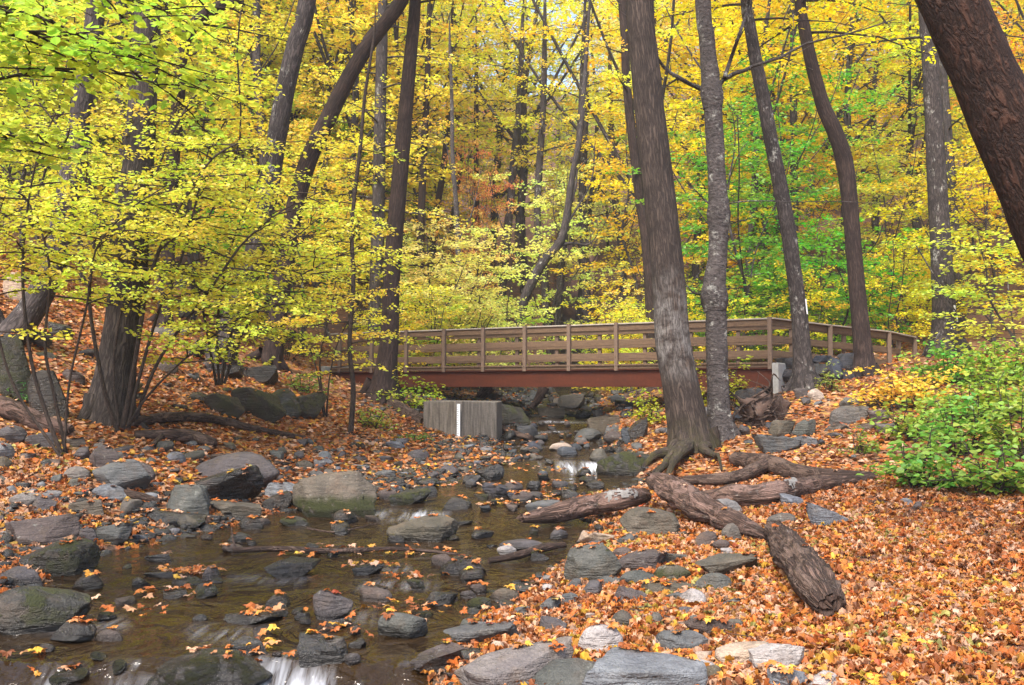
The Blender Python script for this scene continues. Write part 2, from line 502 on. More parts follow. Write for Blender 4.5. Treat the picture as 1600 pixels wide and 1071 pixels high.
# ------------------------------------------------------------------ terrain and stream
EDGES = np.array([  # depth, left px, right px of the water
    (5.7, -240, 650), (6.5, -160, 690), (7.7, -30, 780), (9.0, 110, 815), (10.4, 185, 885), (11.8, 330, 930), (12.9, 415, 905), (14.0, 590, 870),
    (15.3, 640, 975), (17.2, 720, 990), (19.0, 840, 960), (21.0, 790, 960), (24.0, 780, 930), (28.0, 790, 925), (32.0, 840, 925), (38.0, 860, 930), (46, 870, 925), (60, 880, 920)])
EY = np.concatenate([[-20, 0, 3], EDGES[:, 0], [80, 160]])
EL = np.concatenate([[-8, -6.5, -4.8], (EDGES[:, 1] - 800) / F * EDGES[:, 0], [4, 8]])
ER = np.concatenate([[0.5, -0.4, -0.55], (EDGES[:, 2] - 800) / F * EDGES[:, 0], [7, 11]])
WY = np.array([-20, 5.55, 5.95, 6.3, 12.6, 13.4, 14.0, 18.1, 18.75, 23.0, 24.2, 25.5, 28, 31, 36, 46, 60, 90, 160.])
WZ = np.array([-.6, -.26, -.20, 0.0, 0.0, .07, .12, .15, .31, .36, .50, .62, .84, 1.06, 1.42, 2.2, 4.2, 12, 38.])

def water_z(x, y):
    x, y = np.asarray(x, float), np.asarray(y, float)
    yy = y + 0.35 * fbm2(x * 0.8, y * 0.3, 3, 5) * (y < 30) + 0.12 * np.sin(x * 1.3 + 1.0) * (y < 16)
    return np.interp(yy, WY, WZ)

def channel(x, y):
    """signed distance to the water's edge, positive in the stream"""
    x, y = np.asarray(x, float), np.asarray(y, float)
    w = 0.22 * fbm2(x * 0.9, y * 0.9, 3, 11)
    return np.minimum(x - np.interp(y, EY, EL), np.interp(y, EY, ER) - x) + w

CP = [  # (px, py, depth) of ground seen in the photograph
    (1600, 1071, 5.0), (1100, 1071, 5.2), (760, 1030, 6.0), (900, 965, 7.2), (1300, 900, 7.8), (1600, 900, 7.6), (1050, 865, 9.4), (1300, 800, 11), (1600, 790, 11),
    (1000, 810, 12.4), (1200, 762, 14), (1420, 760, 13), (1600, 740, 13), (1085, 706, 18), (1200, 690, 18), (1330, 652, 20), (1450, 622, 20), (1600, 600, 20),
    (1210, 622, 23), (1256, 606, 22), (1352, 590, 24.5), (1480, 556, 28), (1600, 548, 28), (1750, 560, 20),
    (-100, 905, 8.5), (0, 832, 10.5), (200, 832, 11.3), (330, 803, 12.6), (0, 762, 12), (200, 732, 13.5), (0, 692, 13.5), (300, 690, 16), (100, 652, 15.5), (500, 724, 17),
    (480, 662, 20), (620, 690, 20), (720, 684, 23), (700, 745, 17.5), (600, 775, 15), (600, 622, 26), (520, 588, 31), (330, 602, 20), (200, 565, 19), (50, 500, 19), (0, 405, 23),
    (-250, 400, 17), (300, 480, 30), (850, 640, 29), (905, 616, 36), (1000, 622, 30), (760, 612, 33), (560, 560, 36), (1100, 590, 30), (1250, 560, 34), (1430, 480, 46), (950, 480, 50), (650, 500, 46)]
CX = []
for px, py, Y in CP:
    CX.append(at(px, py, Y))
CX += [np.array(v, float) for v in [(-20, 45, 9), (22, 45, 6.5), (0, 62, 9), (30, 60, 13), (-30, 60, 17), (4, 90, 20), (-45, 90, 30), (45, 90, 28), (8, 150, 44), (60, 150, 52), (-60, 150, 54),
       (-2, 0, -.3), (4, 0, .12), (-9, 0, .3), (10, 8, .75), (-12, 6, 1.4), (18, 12, 2.4), (-20, 15, 7.5), (-45, 20, 19), (45, 20, 9), (75, 40, 20), (-75, 40, 36), (0, -15, -.7), (35, -15, 3), (-35, -15, 5)]]
CX = np.array(CX)
def _phi(d2):
    return np.sqrt(d2 + 0.8)
_A = _phi(((CX[:, None, :2] - CX[None, :, :2]) ** 2).sum(-1)) + np.eye(len(CX)) * -0.05
_Pm = np.c_[np.ones(len(CX)), CX[:, :2]]
_sol = np.linalg.solve(np.block([[_A, _Pm], [_Pm.T, np.zeros((3, 3))]]), np.r_[CX[:, 2], np.zeros(3)])

def height(x, y):
    x, y = np.asarray(x, float), np.asarray(y, float)
    sh = x.shape
    q = np.stack([x.ravel(), y.ravel()], 1)
    z = np.zeros(len(q))
    for i in range(0, len(q), 20000):
        c = q[i:i + 20000]
        z[i:i + 20000] = _phi(((c[:, None] - CX[None, :, :2]) ** 2).sum(-1)) @ _sol[:len(CX)] + _sol[-3] + c @ _sol[-2:]
    z = z.reshape(sh)
    z = z + 0.05 * fbm2(x * .8, y * .8, 3, 21) + 0.035 * fbm2(x * 3.1, y * 3.1, 3, 31) + sstep(30, 60, y) * 1.0 * fbm2(x * .12, y * .12, 3, 41)
    d = channel(x, y)
    w = water_z(x, y)
    dry = np.maximum(z, w + 0.03 + np.minimum(-d, 1.2) * 0.06)
    bed = w - 0.05 - 0.17 * sstep(0.0, 0.7, d) + 0.06 * fbm2(x * 2.3, y * 2.3, 3, 51)
    t = sstep(-0.45, 0.06, d)
    return dry * (1 - t) + np.minimum(bed, w - .02) * t

_gx = np.linspace(-14, 14, 281); _gy = np.linspace(3, 40, 371)
_GX, _GY = np.meshgrid(_gx, _gy)
_GH = height(_GX, _GY)

def hfast(x, y):
    """height from the cached grid near the camera"""
    x, y = np.asarray(x, float), np.asarray(y, float)
    u = np.clip((x + 14) / 0.1, 0, 279.999); v = np.clip((y - 3) / 0.1, 0, 369.999)
    i, j = u.astype(int), v.astype(int)
    a, b = u - i, v - j
    return _GH[j, i] * (1 - a) * (1 - b) + _GH[j, i + 1] * a * (1 - b) + _GH[j + 1, i] * (1 - a) * b + _GH[j + 1, i + 1] * a * b

def hit(px, py, water=True):
    """the ground (or water) point seen at a pixel"""
    a, b = ray(px, py)
    Y = np.arange(3.2, 39.9, .02)
    x = a * Y
    ok = np.abs(x) < 13.9
    g = hfast(x, Y)
    if water:
        d = channel(x, Y)
        g = np.where(d > 0, np.maximum(g, water_z(x, Y)), g)
    below = (CAMZ + b * Y < g) & ok
    k = int(np.argmax(below)) if below.any() else len(Y) - 1
    return np.array([x[k], Y[k], g[k]])

def ground_material():
    t = NT('leaf_covered_soil')
    P = pos(t)
    wet = t.n('Attribute', attribute_name='wet').outputs['Fac']
    wob = t.n('VectorMath', {0: P, 1: t.n('VectorMath', {0: t.n('TexNoise', {'Vector': P, 'Scale': 9.0}).outputs['Color'], 1: (.12, .12, .12)}, operation='MULTIPLY').outputs[0]}, operation='ADD').outputs[0]
    v1 = t.n('TexVoronoi', {'Vector': wob, 'Scale': 13.0, 'Randomness': 1.0})
    v2 = t.n('TexVoronoi', {'Vector': wob, 'Scale': 5.0})
    r1 = t.n('SeparateColor', {0: v1.outputs['Color']})
    lit = t.ramp(r1.outputs[0], [(0, (.08, .035, .02)), (.2, (.19, .065, .022)), (.42, (.32, .11, .028)), (.6, (.38, .18, .065)), (.75, (.40, .24, .15)), (.9, (.42, .26, .045)), (1, (.24, .04, .015))])
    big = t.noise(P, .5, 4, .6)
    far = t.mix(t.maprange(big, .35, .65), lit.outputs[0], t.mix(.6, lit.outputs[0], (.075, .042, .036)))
    soil = t.mix(t.noise(P, 14, 5, .7), (.022, .016, .013), (.10, .078, .058))
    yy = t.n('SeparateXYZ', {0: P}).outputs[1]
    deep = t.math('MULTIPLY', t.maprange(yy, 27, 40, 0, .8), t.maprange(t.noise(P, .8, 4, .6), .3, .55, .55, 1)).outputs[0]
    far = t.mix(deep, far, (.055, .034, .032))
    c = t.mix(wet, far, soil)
    h = t.math('ADD', t.math('MULTIPLY', v1.outputs['Distance'], 1.0).outputs[0], t.noise(P, 40, 4)).outputs[0]
    b = t.n('Bump', {'Height': h, 'Strength': .8, 'Distance': .04})
    return t.done(t.n('BsdfPrincipled', {'Base Color': c, 'Roughness': t.maprange(wet, 0, 1, .85, .45), 'Specular IOR Level': .3, 'Normal': b.outputs[0]}))

def build_ground():
    xs = np.unique(np.concatenate([np.linspace(-260, -90, 12), np.linspace(-90, -14, 39), np.linspace(-14, 14, 312), np.linspace(14, 90, 39), np.linspace(90, 260, 12)]))
    ys = np.unique(np.concatenate([np.linspace(-60, 2, 32), np.linspace(2, 36, 378), np.linspace(36, 160, 84), np.linspace(160, 320, 12)]))
    X, Yg = np.meshgrid(xs, ys)
    Xc, Yc = np.clip(X, -95, 95), np.clip(Yg, -40, 160)
    Z = height(Xc, Yc) + np.clip((np.abs(X) - 95), 0, None) * .15 + np.clip(Yg - 160, 0, None) * .3
    d = channel(Xc, Yc)
    nx, ny = len(xs), len(ys)
    i, j = np.meshgrid(np.arange(ny - 1), np.arange(nx - 1), indexing='ij')
    b = i * nx + j
    Q = np.stack([b, b + 1, b + nx + 1, b + nx], -1).reshape(-1, 4)
    m = MB().add(np.stack([X, Yg, Z], -1).reshape(-1, 3), Q)
    o = m.build('ground', ground_material())
    near = Yg < 40
    wet = np.where(near, sstep(-.55, .05, d + .5 * fbm2(X * 1.5, Yg * 1.5, 3, 61)), sstep(-.2, .1, d) * (Yg < 70))
    a = o.data.attributes.new('wet', 'FLOAT', 'POINT')
    a.data.foreach_set('value', wet.astype(np.float32).ravel())
    return tag(o, 'forest floor sloping down to the stream under fallen leaves', None, None, 'structure')

FALLS_GLINTS = [  # px range, depth, strength of white water; the faint ones paint highlight streaks
    (385, 520, 5.95, 1.0), (70, 105, 5.92, .4), (180, 212, 5.92, .5), (590, 700, 13.0, .75), (845, 950, 18.45, 1.0), (770, 850, 22.5, .35), (820, 900, 24.9, .5), (830, 910, 27.0, .5), (560, 680, 8.6, .2), (520, 600, 7.4, .16), (300, 420, 7.0, .15), (60, 200, 7.2, .2), (880, 960, 10.6, .2), (360, 480, 8.9, .14), (700, 760, 9.9, .25), (560, 640, 9.4, .25)]

def build_water():
    t = NT('stream_water')
    P = pos(t)
    foam_glint = t.n('Attribute', attribute_name='foam_glint').outputs['Fac']
    flow = t.n('Mapping', {'Vector': t.n('VectorMath', {0: P, 1: t.n('VectorMath', {0: t.n('TexNoise', {'Vector': P, 'Scale': .8, 'Detail': 2}).outputs['Color'], 1: (1.2, .5, 0)}, operation='MULTIPLY').outputs[0]}, operation='ADD').outputs[0],
                'Scale': (1.0, .45, 1)}).outputs[0]
    n1 = t.noise(flow, 2.2, 3, .5, .6)
    n2 = t.noise(flow, 7.5, 3, .5, .8)
    n3 = t.noise(flow, 24, 2, .5)
    h = t.math('ADD', t.math('ADD', n1, t.math('MULTIPLY', n2, .5).outputs[0]).outputs[0], t.math('MULTIPLY', n3, .12).outputs[0]).outputs[0]
    b = t.n('Bump', {'Height': h, 'Strength': 1.0, 'Distance': .12})
    base = t.mix(t.noise(flow, 1.4, 4, .6, .5), (.008, .005, .003), (.055, .032, .014))
    body = t.n('BsdfPrincipled', {'Base Color': base, 'Roughness': .07, 'IOR': 1.33, 'Specular IOR Level': .8, 'Normal': b.outputs[0]})
    tr = t.n('BsdfTransparent', {'Color': (.52, .40, .27, 1)})
    lw = t.n('LayerWeight', {'Blend': .35}).outputs['Facing']
    sh = t.n('MixShader', {0: t.maprange(lw, .1, .95, .42, .06), 1: body, 2: tr})
    st = t.noise(t.n('Mapping', {'Vector': P, 'Scale': (15, 1.6, 1.2)}).outputs[0], 1.0, 4, .6, .5)
    ff = t.math('MULTIPLY', foam_glint, t.math('ADD', t.maprange(st, .38, .68, 0, .72), t.math('MULTIPLY', t.math('MULTIPLY', foam_glint, foam_glint).outputs[0], .28).outputs[0]).outputs[0], True).outputs[0]
    white = t.n('BsdfPrincipled', {'Base Color': (.72, .76, .84, 1), 'Roughness': .5})
    mat = t.done(t.n('MixShader', {0: ff, 1: sh, 2: white}))
    ys = np.unique(np.concatenate([np.linspace(-6, 5, 12), np.linspace(5, 20, 380), np.linspace(20, 36, 200), np.linspace(36, 60, 40)]))
    us = np.linspace(0, 1, 190)
    L, Rr = np.interp(ys, EY, EL) - .5, np.interp(ys, EY, ER) + .5
    X = L[:, None] * (1 - us) + Rr[:, None] * us
    Yg = np.repeat(ys[:, None], len(us), 1)
    Z = water_z(X, Yg)
    fo = np.zeros_like(Z)
    for a, c, Y, s in FALLS_GLINTS:
        pxl = 800 + X / np.maximum(Yg, 1) * F
        e = sstep(a - 18, a + 18, pxl) * (1 - sstep(c - 18, c + 18, pxl))
        e = e * np.clip(.72 + 1.9 * fbm2(X * 2.6, Yg * .8 + Y, 3, 13), 0, 1)
        wob = .18 * fbm2(X * 3, Yg * 0 + Y, 2, 3)
        fo = np.maximum(fo, s * e * np.exp(-((Yg + wob - Y) / (.30 if s > .6 else .22)) ** 2))
    slope = np.abs(np.gradient(Z, axis=0) / np.maximum(np.gradient(Yg, axis=0), 1e-3))
    fo = np.clip(fo + np.clip(slope - .25, 0, .4) * .35 * (fbm2(X * 4, Yg * 2, 2, 9) > .05), 0, 1)
    Z = Z + .012 * fbm2(X * 2.2, Yg * 1.3, 3, 71) + .02 * fo * fbm2(X * 9, Yg * 6, 2, 72)
    nx, ny = len(us), len(ys)
    i, j = np.meshgrid(np.arange(ny - 1), np.arange(nx - 1), indexing='ij')
    bb = i * nx + j
    m = MB().add(np.stack([X, Yg, Z], -1).reshape(-1, 3), np.stack([bb, bb + 1, bb + nx + 1, bb + nx], -1).reshape(-1, 4))
    o = m.build('water', mat)
    a = o.data.attributes.new('foam_glint', 'FLOAT', 'POINT')
    a.data.foreach_set('value', fo.astype(np.float32).ravel())
    return tag(o, 'shallow brown stream water with small white falls', None, None, 'structure')

build_ground()
build_water()
# ------------------------------------------------------------------ trees
def sprays(rng, wood, crown, stem, rad, n, t0, t1, length, elev=(8, 28), droop=.05, twig=1.0, tgap=.25, leaf=.10, lgap=.085, shape='quad', az0=None, azs=PI,
           taper=lambda t: 1.0, twigr=.006, br=.22, ratio=.75, flat=.75, sides=5, bare=0.22, hue0=0.0, dens=1.0, rmax=.06):
    """Layered branches with flat leafy side twigs. Wood goes to one builder, leaves to the other."""
    stem = np.asarray(stem, float)
    s = np.linspace(0, 1, len(stem))
    for i in range(n):
        t = t0 + (t1 - t0) * (i + rng.uniform(0, 1)) / n
        p = np.array([np.interp(t, s, stem[:, k]) for k in range(3)])
        sr = float(np.interp(t, s, rad))
        az = i * 2.39996 + rng.uniform(-.5, .5) if az0 is None else az0 + rng.uniform(-azs, azs)
        L = length * taper((t - t0) / max(t1 - t0, 1e-6)) * rng.uniform(.65, 1.15)
        if L < .03:
            continue
        el = math.tan(R(rng.uniform(*elev)))
        u = np.linspace(0, 1, 7)
        h = np.array([math.cos(az), math.sin(az), 0]); lat = np.array([-h[1], h[0], 0])
        bend = rng.uniform(-.22, .22)
        B = p + h * (u * L)[:, None] + lat * (bend * L * u ** 2 + rng.normal(0, .02, 7) * L * u)[:, None]
        B[:, 2] += el * L * u * (1 - .35 * u) - droop * (L * u) ** 2 + rng.normal(0, .012, 7) * L * u
        r0 = min(sr * br + .004, .014 * L + .004, rmax)
        rb = r0 * (1 - .85 * u) + .002
        V, Q, uv = tube(B, rb, sides)
        wood.add(V, Q, uv)
        k = max(3, int(L * (1 - bare) / tgap))
        tt = np.linspace(bare, 1.0, k) + rng.normal(0, .3 / k, k)
        tt = np.clip(tt, .05, 1)
        A = np.stack([np.interp(tt, u, B[:, c]) for c in range(3)], 1)
        sd = np.where(np.arange(k) % 2 == 0, 1.0, -1.0)
        ang = az + 2 * bend * tt + sd * rng.uniform(.6, 1.15, k) * (1 - .75 * (tt > .93))
        tl = twig * (1.05 - .55 * tt) * rng.uniform(.55, 1.2, k) * min(1, L / 1.2 + .3)
        td = np.stack([np.cos(ang), np.sin(ang), rng.uniform(-.14, .26, k)], 1)
        E = A + td * tl[:, None]
        E[:, 2] -= .06 * tl ** 2
        V, Q = prisms(A, E, np.full(k, twigr), np.full(k, twigr * .4))
        wood.add(V, Q, np.zeros((len(V), 2)))
        m = np.maximum(2, (tl / lgap * dens)).astype(int)
        idx = np.repeat(np.arange(k), m * 2)
        N = len(idx)
        f = rng.uniform(.12, 1.04, N)
        P = A[idx] * (1 - f[:, None]) + E[idx] * f[:, None] + rng.normal(0, 1, (N, 3)) * np.array([.05, .05, .045]) * (leaf / .1)
        la = ang[idx] + np.where(rng.uniform(0, 1, N) < .5, 1, -1) * rng.uniform(.2, 1.2, N)
        D = np.stack([np.cos(la), np.sin(la), rng.normal(-.18, .28, N)], 1)
        Nn = np.stack([rng.normal(0, flat, N), rng.normal(0, flat, N), np.ones(N)], 1)
        hv = np.clip(.5 + hue0 + rng.normal(0, .19) + rng.normal(0, .20, N), 0, 1)
        vv = np.clip(.5 + rng.normal(0, .14) + rng.normal(0, .22, N), 0, 1)
        leaves(crown, P, D, Nn, leaf * rng.uniform(.6, 1.2, N), ratio, shape, vv, hv)

def limb(wood, pts, r0, r1, n=10, sides=6, uvs=True):
    P, r = resample(pts, n, np.linspace(r0, r1, len(pts)))
    V, Q, uv = tube(P, r, sides)
    wood.add(V, Q, uv)
    return P, r

def twiggy(rng, wood, pts, r0, r1, n=10, k=6, tl=.6, sides=6):
    """a bare branch with fine side twigs"""
    P, r = limb(wood, pts, r0, r1, n, sides)
    for i in range(k):
        t = rng.uniform(.3, 1)
        j = min(int(t * (n - 1)), n - 2)
        d = unit(P[j + 1] - P[j])
        a = unit(np.cross(d, rng.normal(0, 1, 3)))
        e = unit(d * .8 + a * .9 + np.array([0, 0, .15]))
        q = P[j] + e * tl * rng.uniform(.4, 1.1)
        mid = (P[j] + q) / 2 + rng.normal(0, .04, 3) * tl
        limb(wood, [P[j], mid, q], r[j] * .45, r1 * .4, 6, 4)
    return P

def px_stem(pts, Y, n, ztop=None, lean=None, dY=0.0, base=True):
    """(px, py, width px) from the base up -> world centre line and radii; goes on above the picture to ztop"""
    P = np.array([at(a, b, Y + dY * i / max(len(pts) - 1, 1)) for i, (a, b, w) in enumerate(pts)])
    r = np.array([w / F * Y / 2 for _, _, w in pts])
    if base:
        g = float(height(P[0][0], P[0][1]))
        if P[0][2] > g - .12:
            P[0][2] = g - .12
    if ztop is not None and ztop > P[-1][2] + .5:
        d = unit(P[-1] - P[-2])
        d = unit(d * .5 + np.array([0, 0, .8]))
        k = (ztop - P[-1][2]) / d[2]
        P = np.vstack([P, P[-1] + d * k * .5, P[-1] + d * k])
        r = np.r_[r, r[-1] * .62, r[-1] * .12]
    return resample(P, n, r)

GOLD, YEL, PALE, LIME, GREEN, DEEP, ORNG, RED, YG = (.94, .71, .05), (.92, .78, .10), (.88, .82, .24), (.60, .68, .08), (.22, .50, .045), (.10, .30, .03), (.88, .46, .07), (.88, .38, .12), (.74, .74, .09)

def flare(P, r, amt=.7, hgt=.5):
    z = P[:, 2] - P[0, 2] - .12
    return r * (1 + amt * np.exp(-np.clip(z, 0, None) / hgt))

def roots(rng, wood, base, r, n, L, seg=8, azs=None, drop=.25):
    for i in range(n):
        az = (i / n * 2 * PI + rng.uniform(-.3, .3)) if azs is None else azs[i]
        d = np.array([math.cos(az), math.sin(az), 0])
        pts = []
        l = L * rng.uniform(.7, 1.2)
        for t in np.linspace(0, 1, 6):
            q = base + d * (r * .55 + l * t) + np.array([-d[1], d[0], 0]) * rng.normal(0, .06) * l * t * 2
            q[2] = float(height(q[0], q[1])) + .42 * r * (1 - t) ** 2 * 2 - .02 - drop * .3 * t
            pts.append(q)
        P, rr = resample(pts, 14, np.linspace(r * .42, r * .08, 6))
        V, Q, uv = tube(P, rr, seg, .25, 5, i)
        wood.add(V, Q, uv)

def main_tree(name, label, pts, Y, bark, color, ztop=17, seg=20, n=60, wob=.06, fl=(.6, .4), crown=None, nroots=4, rootL=.6, extra=None, group=None, ridge=0.0, seed=1, dY=0, cat='tree', lean_base=None, bend=True):
    rng = np.random.default_rng(seed)
    P, r = px_stem(pts, Y, n, ztop, dY=dY)
    r = flare(P, r, *fl)
    base = P[0] + np.array([0, 0, .12])
    wood, top = MB(), MB()
    V, Q, uv = tube(P, r, seg, wob, 2.2, seed, ridge=ridge)
    wood.add(V, Q, uv)
    if nroots:
        roots(rng, wood, base, r[0] * .9, nroots, rootL)
    if extra:
        extra(rng, wood, top, P, r)
    for kw in (crown or []):
        sprays(rng, wood, top, P, r, **kw)
    root = empty(name, base, label, cat, group)
    tr = wood.build('trunk', bark, root, loc=base)
    if top.n:
        top.build('crown', M_LEAF, root, attrs=True, loc=base, color=color)
    return root, P, r, base

def tpx(py, P, Y):
    """fraction along a stem where it passes a picture row"""
    z = at(800, py, Y)[2]
    return float(np.clip(np.interp(z, P[:, 2], np.linspace(0, 1, len(P))), 0, 1))

HIGH = lambda n=16, L=3.2, t0=.5, t1=.97, leaf=.115, **k: dict(n=int(n * 1.7), t0=t0, t1=t1, length=L, elev=(-4, 24), droop=.04, twig=.95, tgap=.22, leaf=leaf, lgap=.07, taper=lambda t: 1 - .55 * t, **k)

# the thick furrowed trunk beside the stream
def extra_a(rng, wood, top, P, r):
    for k, (ex, ey, mx, my) in enumerate([(1022, 772, 1038, 742), (1008, 755, 1036, 732), (1040, 766, 1052, 738), (1000, 742, 1032, 722), (1128, 738, 1112, 722)]):
        q0 = P[0] + [(.18 if ex < 1060 else .22) * (ex - 1075) / 60, -.15, .26]
        q1 = hit(mx, my) + [0, 0, .09 + .03 * (k % 3)]
        q2 = hit(ex, ey) + [0, 0, .02]
        pts = [q0, (q0 + q1) / 2 + rng.normal(0, .05, 3) - [0, 0, .03], q1 + rng.normal(0, .04, 3), (q1 + q2) / 2 + rng.normal(0, .06, 3) + [0, 0, .02], q2]
        Pq, rr = resample(pts, 30, np.array([.17, .11, .07, .045, .02]) * rng.uniform(.7, 1.05))
        V, Q, uv = tube(Pq, rr, 10, .45, 6, 40 + k)
        wood.add(V, Q, uv)
main_tree('broadleaf_tree', 'thick furrowed trunk with pale lichen patch and mossy foot on the stream bank',
          [(1083, 712, 74), (1075, 665, 63), (1063, 600, 57), (1052, 540, 55), (1047, 470, 53), (1040, 390, 51), (1030, 300, 50), (1017, 190, 48), (1007, 90, 46), (1000, 0, 44)], 18, M_BARK_A, GOLD,
          ztop=20, seg=40, n=90, wob=.05, fl=(.22, .22), nroots=3, rootL=.35, extra=extra_a, ridge=.06, seed=3, crown=[HIGH(18, 3.6, .52, .98)])

def extra_b(rng, wood, top, P, r):
    Y = 19
    for pts, r0, r1, k in [
        ([(1108, 142), (1085, 135), (1062, 122), (1040, 108), (1020, 78), (1003, 40), (985, 20)], .055, .012, 6),
        ([(1060, 122), (1045, 132), (1030, 140), (1008, 142)], .022, .006, 3),
        ([(1120, 140), (1135, 120), (1160, 112), (1180, 102), (1215, 92), (1262, 68), (1330, 52), (1400, 30)], .052, .010, 9),
        ([(1132, 122), (1142, 92), (1155, 55), (1168, 15), (1176, -30)], .046, .02, 3),
        ([(1113, 322), (1098, 310), (1085, 296), (1070, 290)], .02, .006, 3),
        ([(1124, 322), (1150, 316), (1190, 314), (1250, 316), (1320, 315), (1400, 322)], .016, .005, 5),
        ([(1112, 468), (1098, 460), (1084, 458), (1068, 440)], .035, .008, 4),
        ([(1126, 318), (1140, 280), (1155, 240), (1170, 220)], .014, .005, 3)]:
        twiggy(rng, wood, [at(a, b, Y + (.12 if i == 0 else .5 * (i % 2) - .1 * i)) for i, (a, b) in enumerate(pts)], r0, r1, 14, k, .8)
    for t, s in ((460, 1.35), (322, 1.3), (140, 1.35)):      # swollen branch collars
        i = int(tpx(t, P, Y) * (len(P) - 1))
        V, Q, uv = tube(P[i - 2:i + 3], r[i - 2:i + 3] * np.array([1.02, 1.15, s - .08, 1.15, 1.02]), 16, .15, 6, t)
        wood.add(V, Q, uv)
main_tree('broadleaf_tree', 'slimmer trunk with rough scaly bark and branch stubs right beside the thickest trunk',
          [(1127, 692, 40), (1124, 640, 34), (1121, 580, 33), (1119, 500, 34), (1116, 455, 36), (1121, 400, 31), (1123, 330, 31), (1118, 240, 28), (1113, 160, 29), (1108, 100, 27), (1104, 50, 25), (1098, 0, 24)], 19, M_BARK_B, YEL,
          ztop=18, seg=26, n=130, wob=.17, fl=(.35, .25), nroots=4, rootL=.4, extra=extra_b, seed=4, crown=[HIGH(14, 3.0, .55, .98)])

def blaze(tree_base, pts, Y, label, w=.05, h=.15):
    pass

trC, PC, rC, baseC = main_tree('broadleaf_tree', 'slender grey trunk with one white paint blaze beside the right end of the bridge',
          [(1257, 608, 32), (1254, 560, 27), (1249, 490, 25), (1240, 420, 24), (1230, 350, 24), (1217, 280, 23), (1205, 220, 22), (1194, 160, 21), (1182, 100, 20), (1170, 30, 18), (1166, 0, 18)], 22, M_BARK_C, GOLD,
          ztop=18, seg=18, n=70, wob=.07, nroots=4, rootL=.5, seed=5, crown=[HIGH(14, 3.0, .5, .98)])
trD, PD, rD, baseD = main_tree('broadleaf_tree', 'dark trunk with a bend halfway up in front of the sloping handrail',
          [(1352, 592, 30), (1348, 540, 27), (1341, 470, 26), (1335, 400, 25), (1330, 340, 25), (1325, 290, 26), (1318, 245, 27), (1304, 205, 25), (1288, 170, 23), (1276, 130, 21), (1266, 90, 20), (1256, 40, 19), (1250, 0, 18)], 24.3, M_BARK_D, GOLD,
          ztop=19, seg=18, n=80, wob=.05, nroots=4, rootL=.5, seed=6, crown=[HIGH(16, 3.4, .5, .98)])
trE, PE, rE, baseE = main_tree('broadleaf_tree', 'straight dark trunk with two white paint blazes beyond the end of the handrail',
          [(1480, 560, 42), (1477, 520, 38), (1474, 460, 34), (1470, 380, 32), (1465, 300, 30), (1460, 200, 27), (1454, 100, 26), (1449, 30, 25), (1447, 0, 24)], 28, M_BARK_C, GOLD,
          ztop=22, seg=18, n=70, wob=.05, nroots=3, rootL=.6, seed=7, crown=[HIGH(16, 3.6, .45, .98)])
main_tree('broadleaf_tree', 'thin dark trunk standing close behind the blazed straight trunk',
          [(1503, 540, 15), (1498, 440, 15), (1490, 330, 14), (1482, 220, 14), (1474, 120, 13), (1468, 40, 13)], 35, M_BARK_G, GOLD, ztop=19, seg=10, n=40, nroots=0, seed=8, crown=[HIGH(16, 3.2, .3, .98, .10)])
# the near leaning trunk at the right edge of the picture; its foot is beside the view
main_tree('broadleaf_tree', 'very thick reddish brown trunk leaning across the top right corner',
          [(1830, 880, 150), (1790, 740, 128), (1735, 590, 116), (1680, 450, 111), (1622, 310, 107), (1560, 165, 104), (1520, 75, 102), (1487, 0, 100), (1450, -90, 97), (1420, -190, 92), (1395, -320, 86), (1380, -450, 70), (1370, -600, 30)], 7.2, M_BARK_F, GOLD,
          ztop=None, seg=48, n=110, wob=.09, fl=(.3, .3), nroots=4, rootL=.6, seed=9, ridge=.08, crown=[dict(n=9, t0=.72, t1=.98, length=2.2, elev=(0, 25), twig=.7, tgap=.16, leaf=.085, lgap=.07, shape='ovate')])

# left of the bridge
main_tree('broadleaf_tree', 'reddish brown straight trunk rising in front of the left end of the bridge',
          [(598, 612, 40), (604, 570, 32), (609, 520, 28), (611, 450, 27), (615, 390, 27), (620, 330, 26), (627, 250, 25), (634, 170, 23), (641, 90, 21), (649, 0, 18)], 25.5, M_BARK_D, YEL,
          ztop=18, seg=18, n=70, wob=.05, nroots=4, rootL=.5, seed=10, crown=[HIGH(16, 3.0, .62, .98)])
main_tree('broadleaf_tree', 'grey trunk standing just left of the reddish trunk by the bridge',
          [(585, 560, 24), (587, 470, 22), (590, 380, 21), (592, 280, 20), (594, 180, 19), (597, 60, 18)], 33, M_BARK_G, YEL, ztop=18, seg=12, n=50, nroots=0, seed=11, crown=[HIGH(16, 3.2, .35, .98, .10)])
main_tree('young_tree', 'thin young tree before the bridge with yellow leaf sprays over the handrail',
          [(547, 664, 9), (552, 610, 8), (546, 540, 7), (552, 450, 7), (550, 350, 6), (563, 230, 6), (570, 150, 5), (584, 60, 4)], 20, M_BARK_S, YG, ztop=9.5, seg=8, n=40, nroots=0, seed=12, cat='young tree', fl=(.3, .1),
          crown=[dict(n=20, t0=.10, t1=.80, length=1.5, elev=(-5, 22), droop=.1, twig=.55, tgap=.15, leaf=.075, lgap=.06, taper=lambda t: 1 - .5 * t, bare=.3)])
main_tree('broadleaf_tree', 'stout trunk leaning right behind the yellow shrubs on the left bank',
          [(335, 610, 46), (352, 545, 39), (374, 470, 36), (397, 405, 35), (416, 320, 32), (430, 230, 31), (446, 140, 30), (462, 70, 29), (480, 0, 28)], 22, M_BARK_G, YEL, ztop=17, seg=16, n=60, wob=.06, seed=13, crown=[HIGH(12, 2.6, .68, .98)])
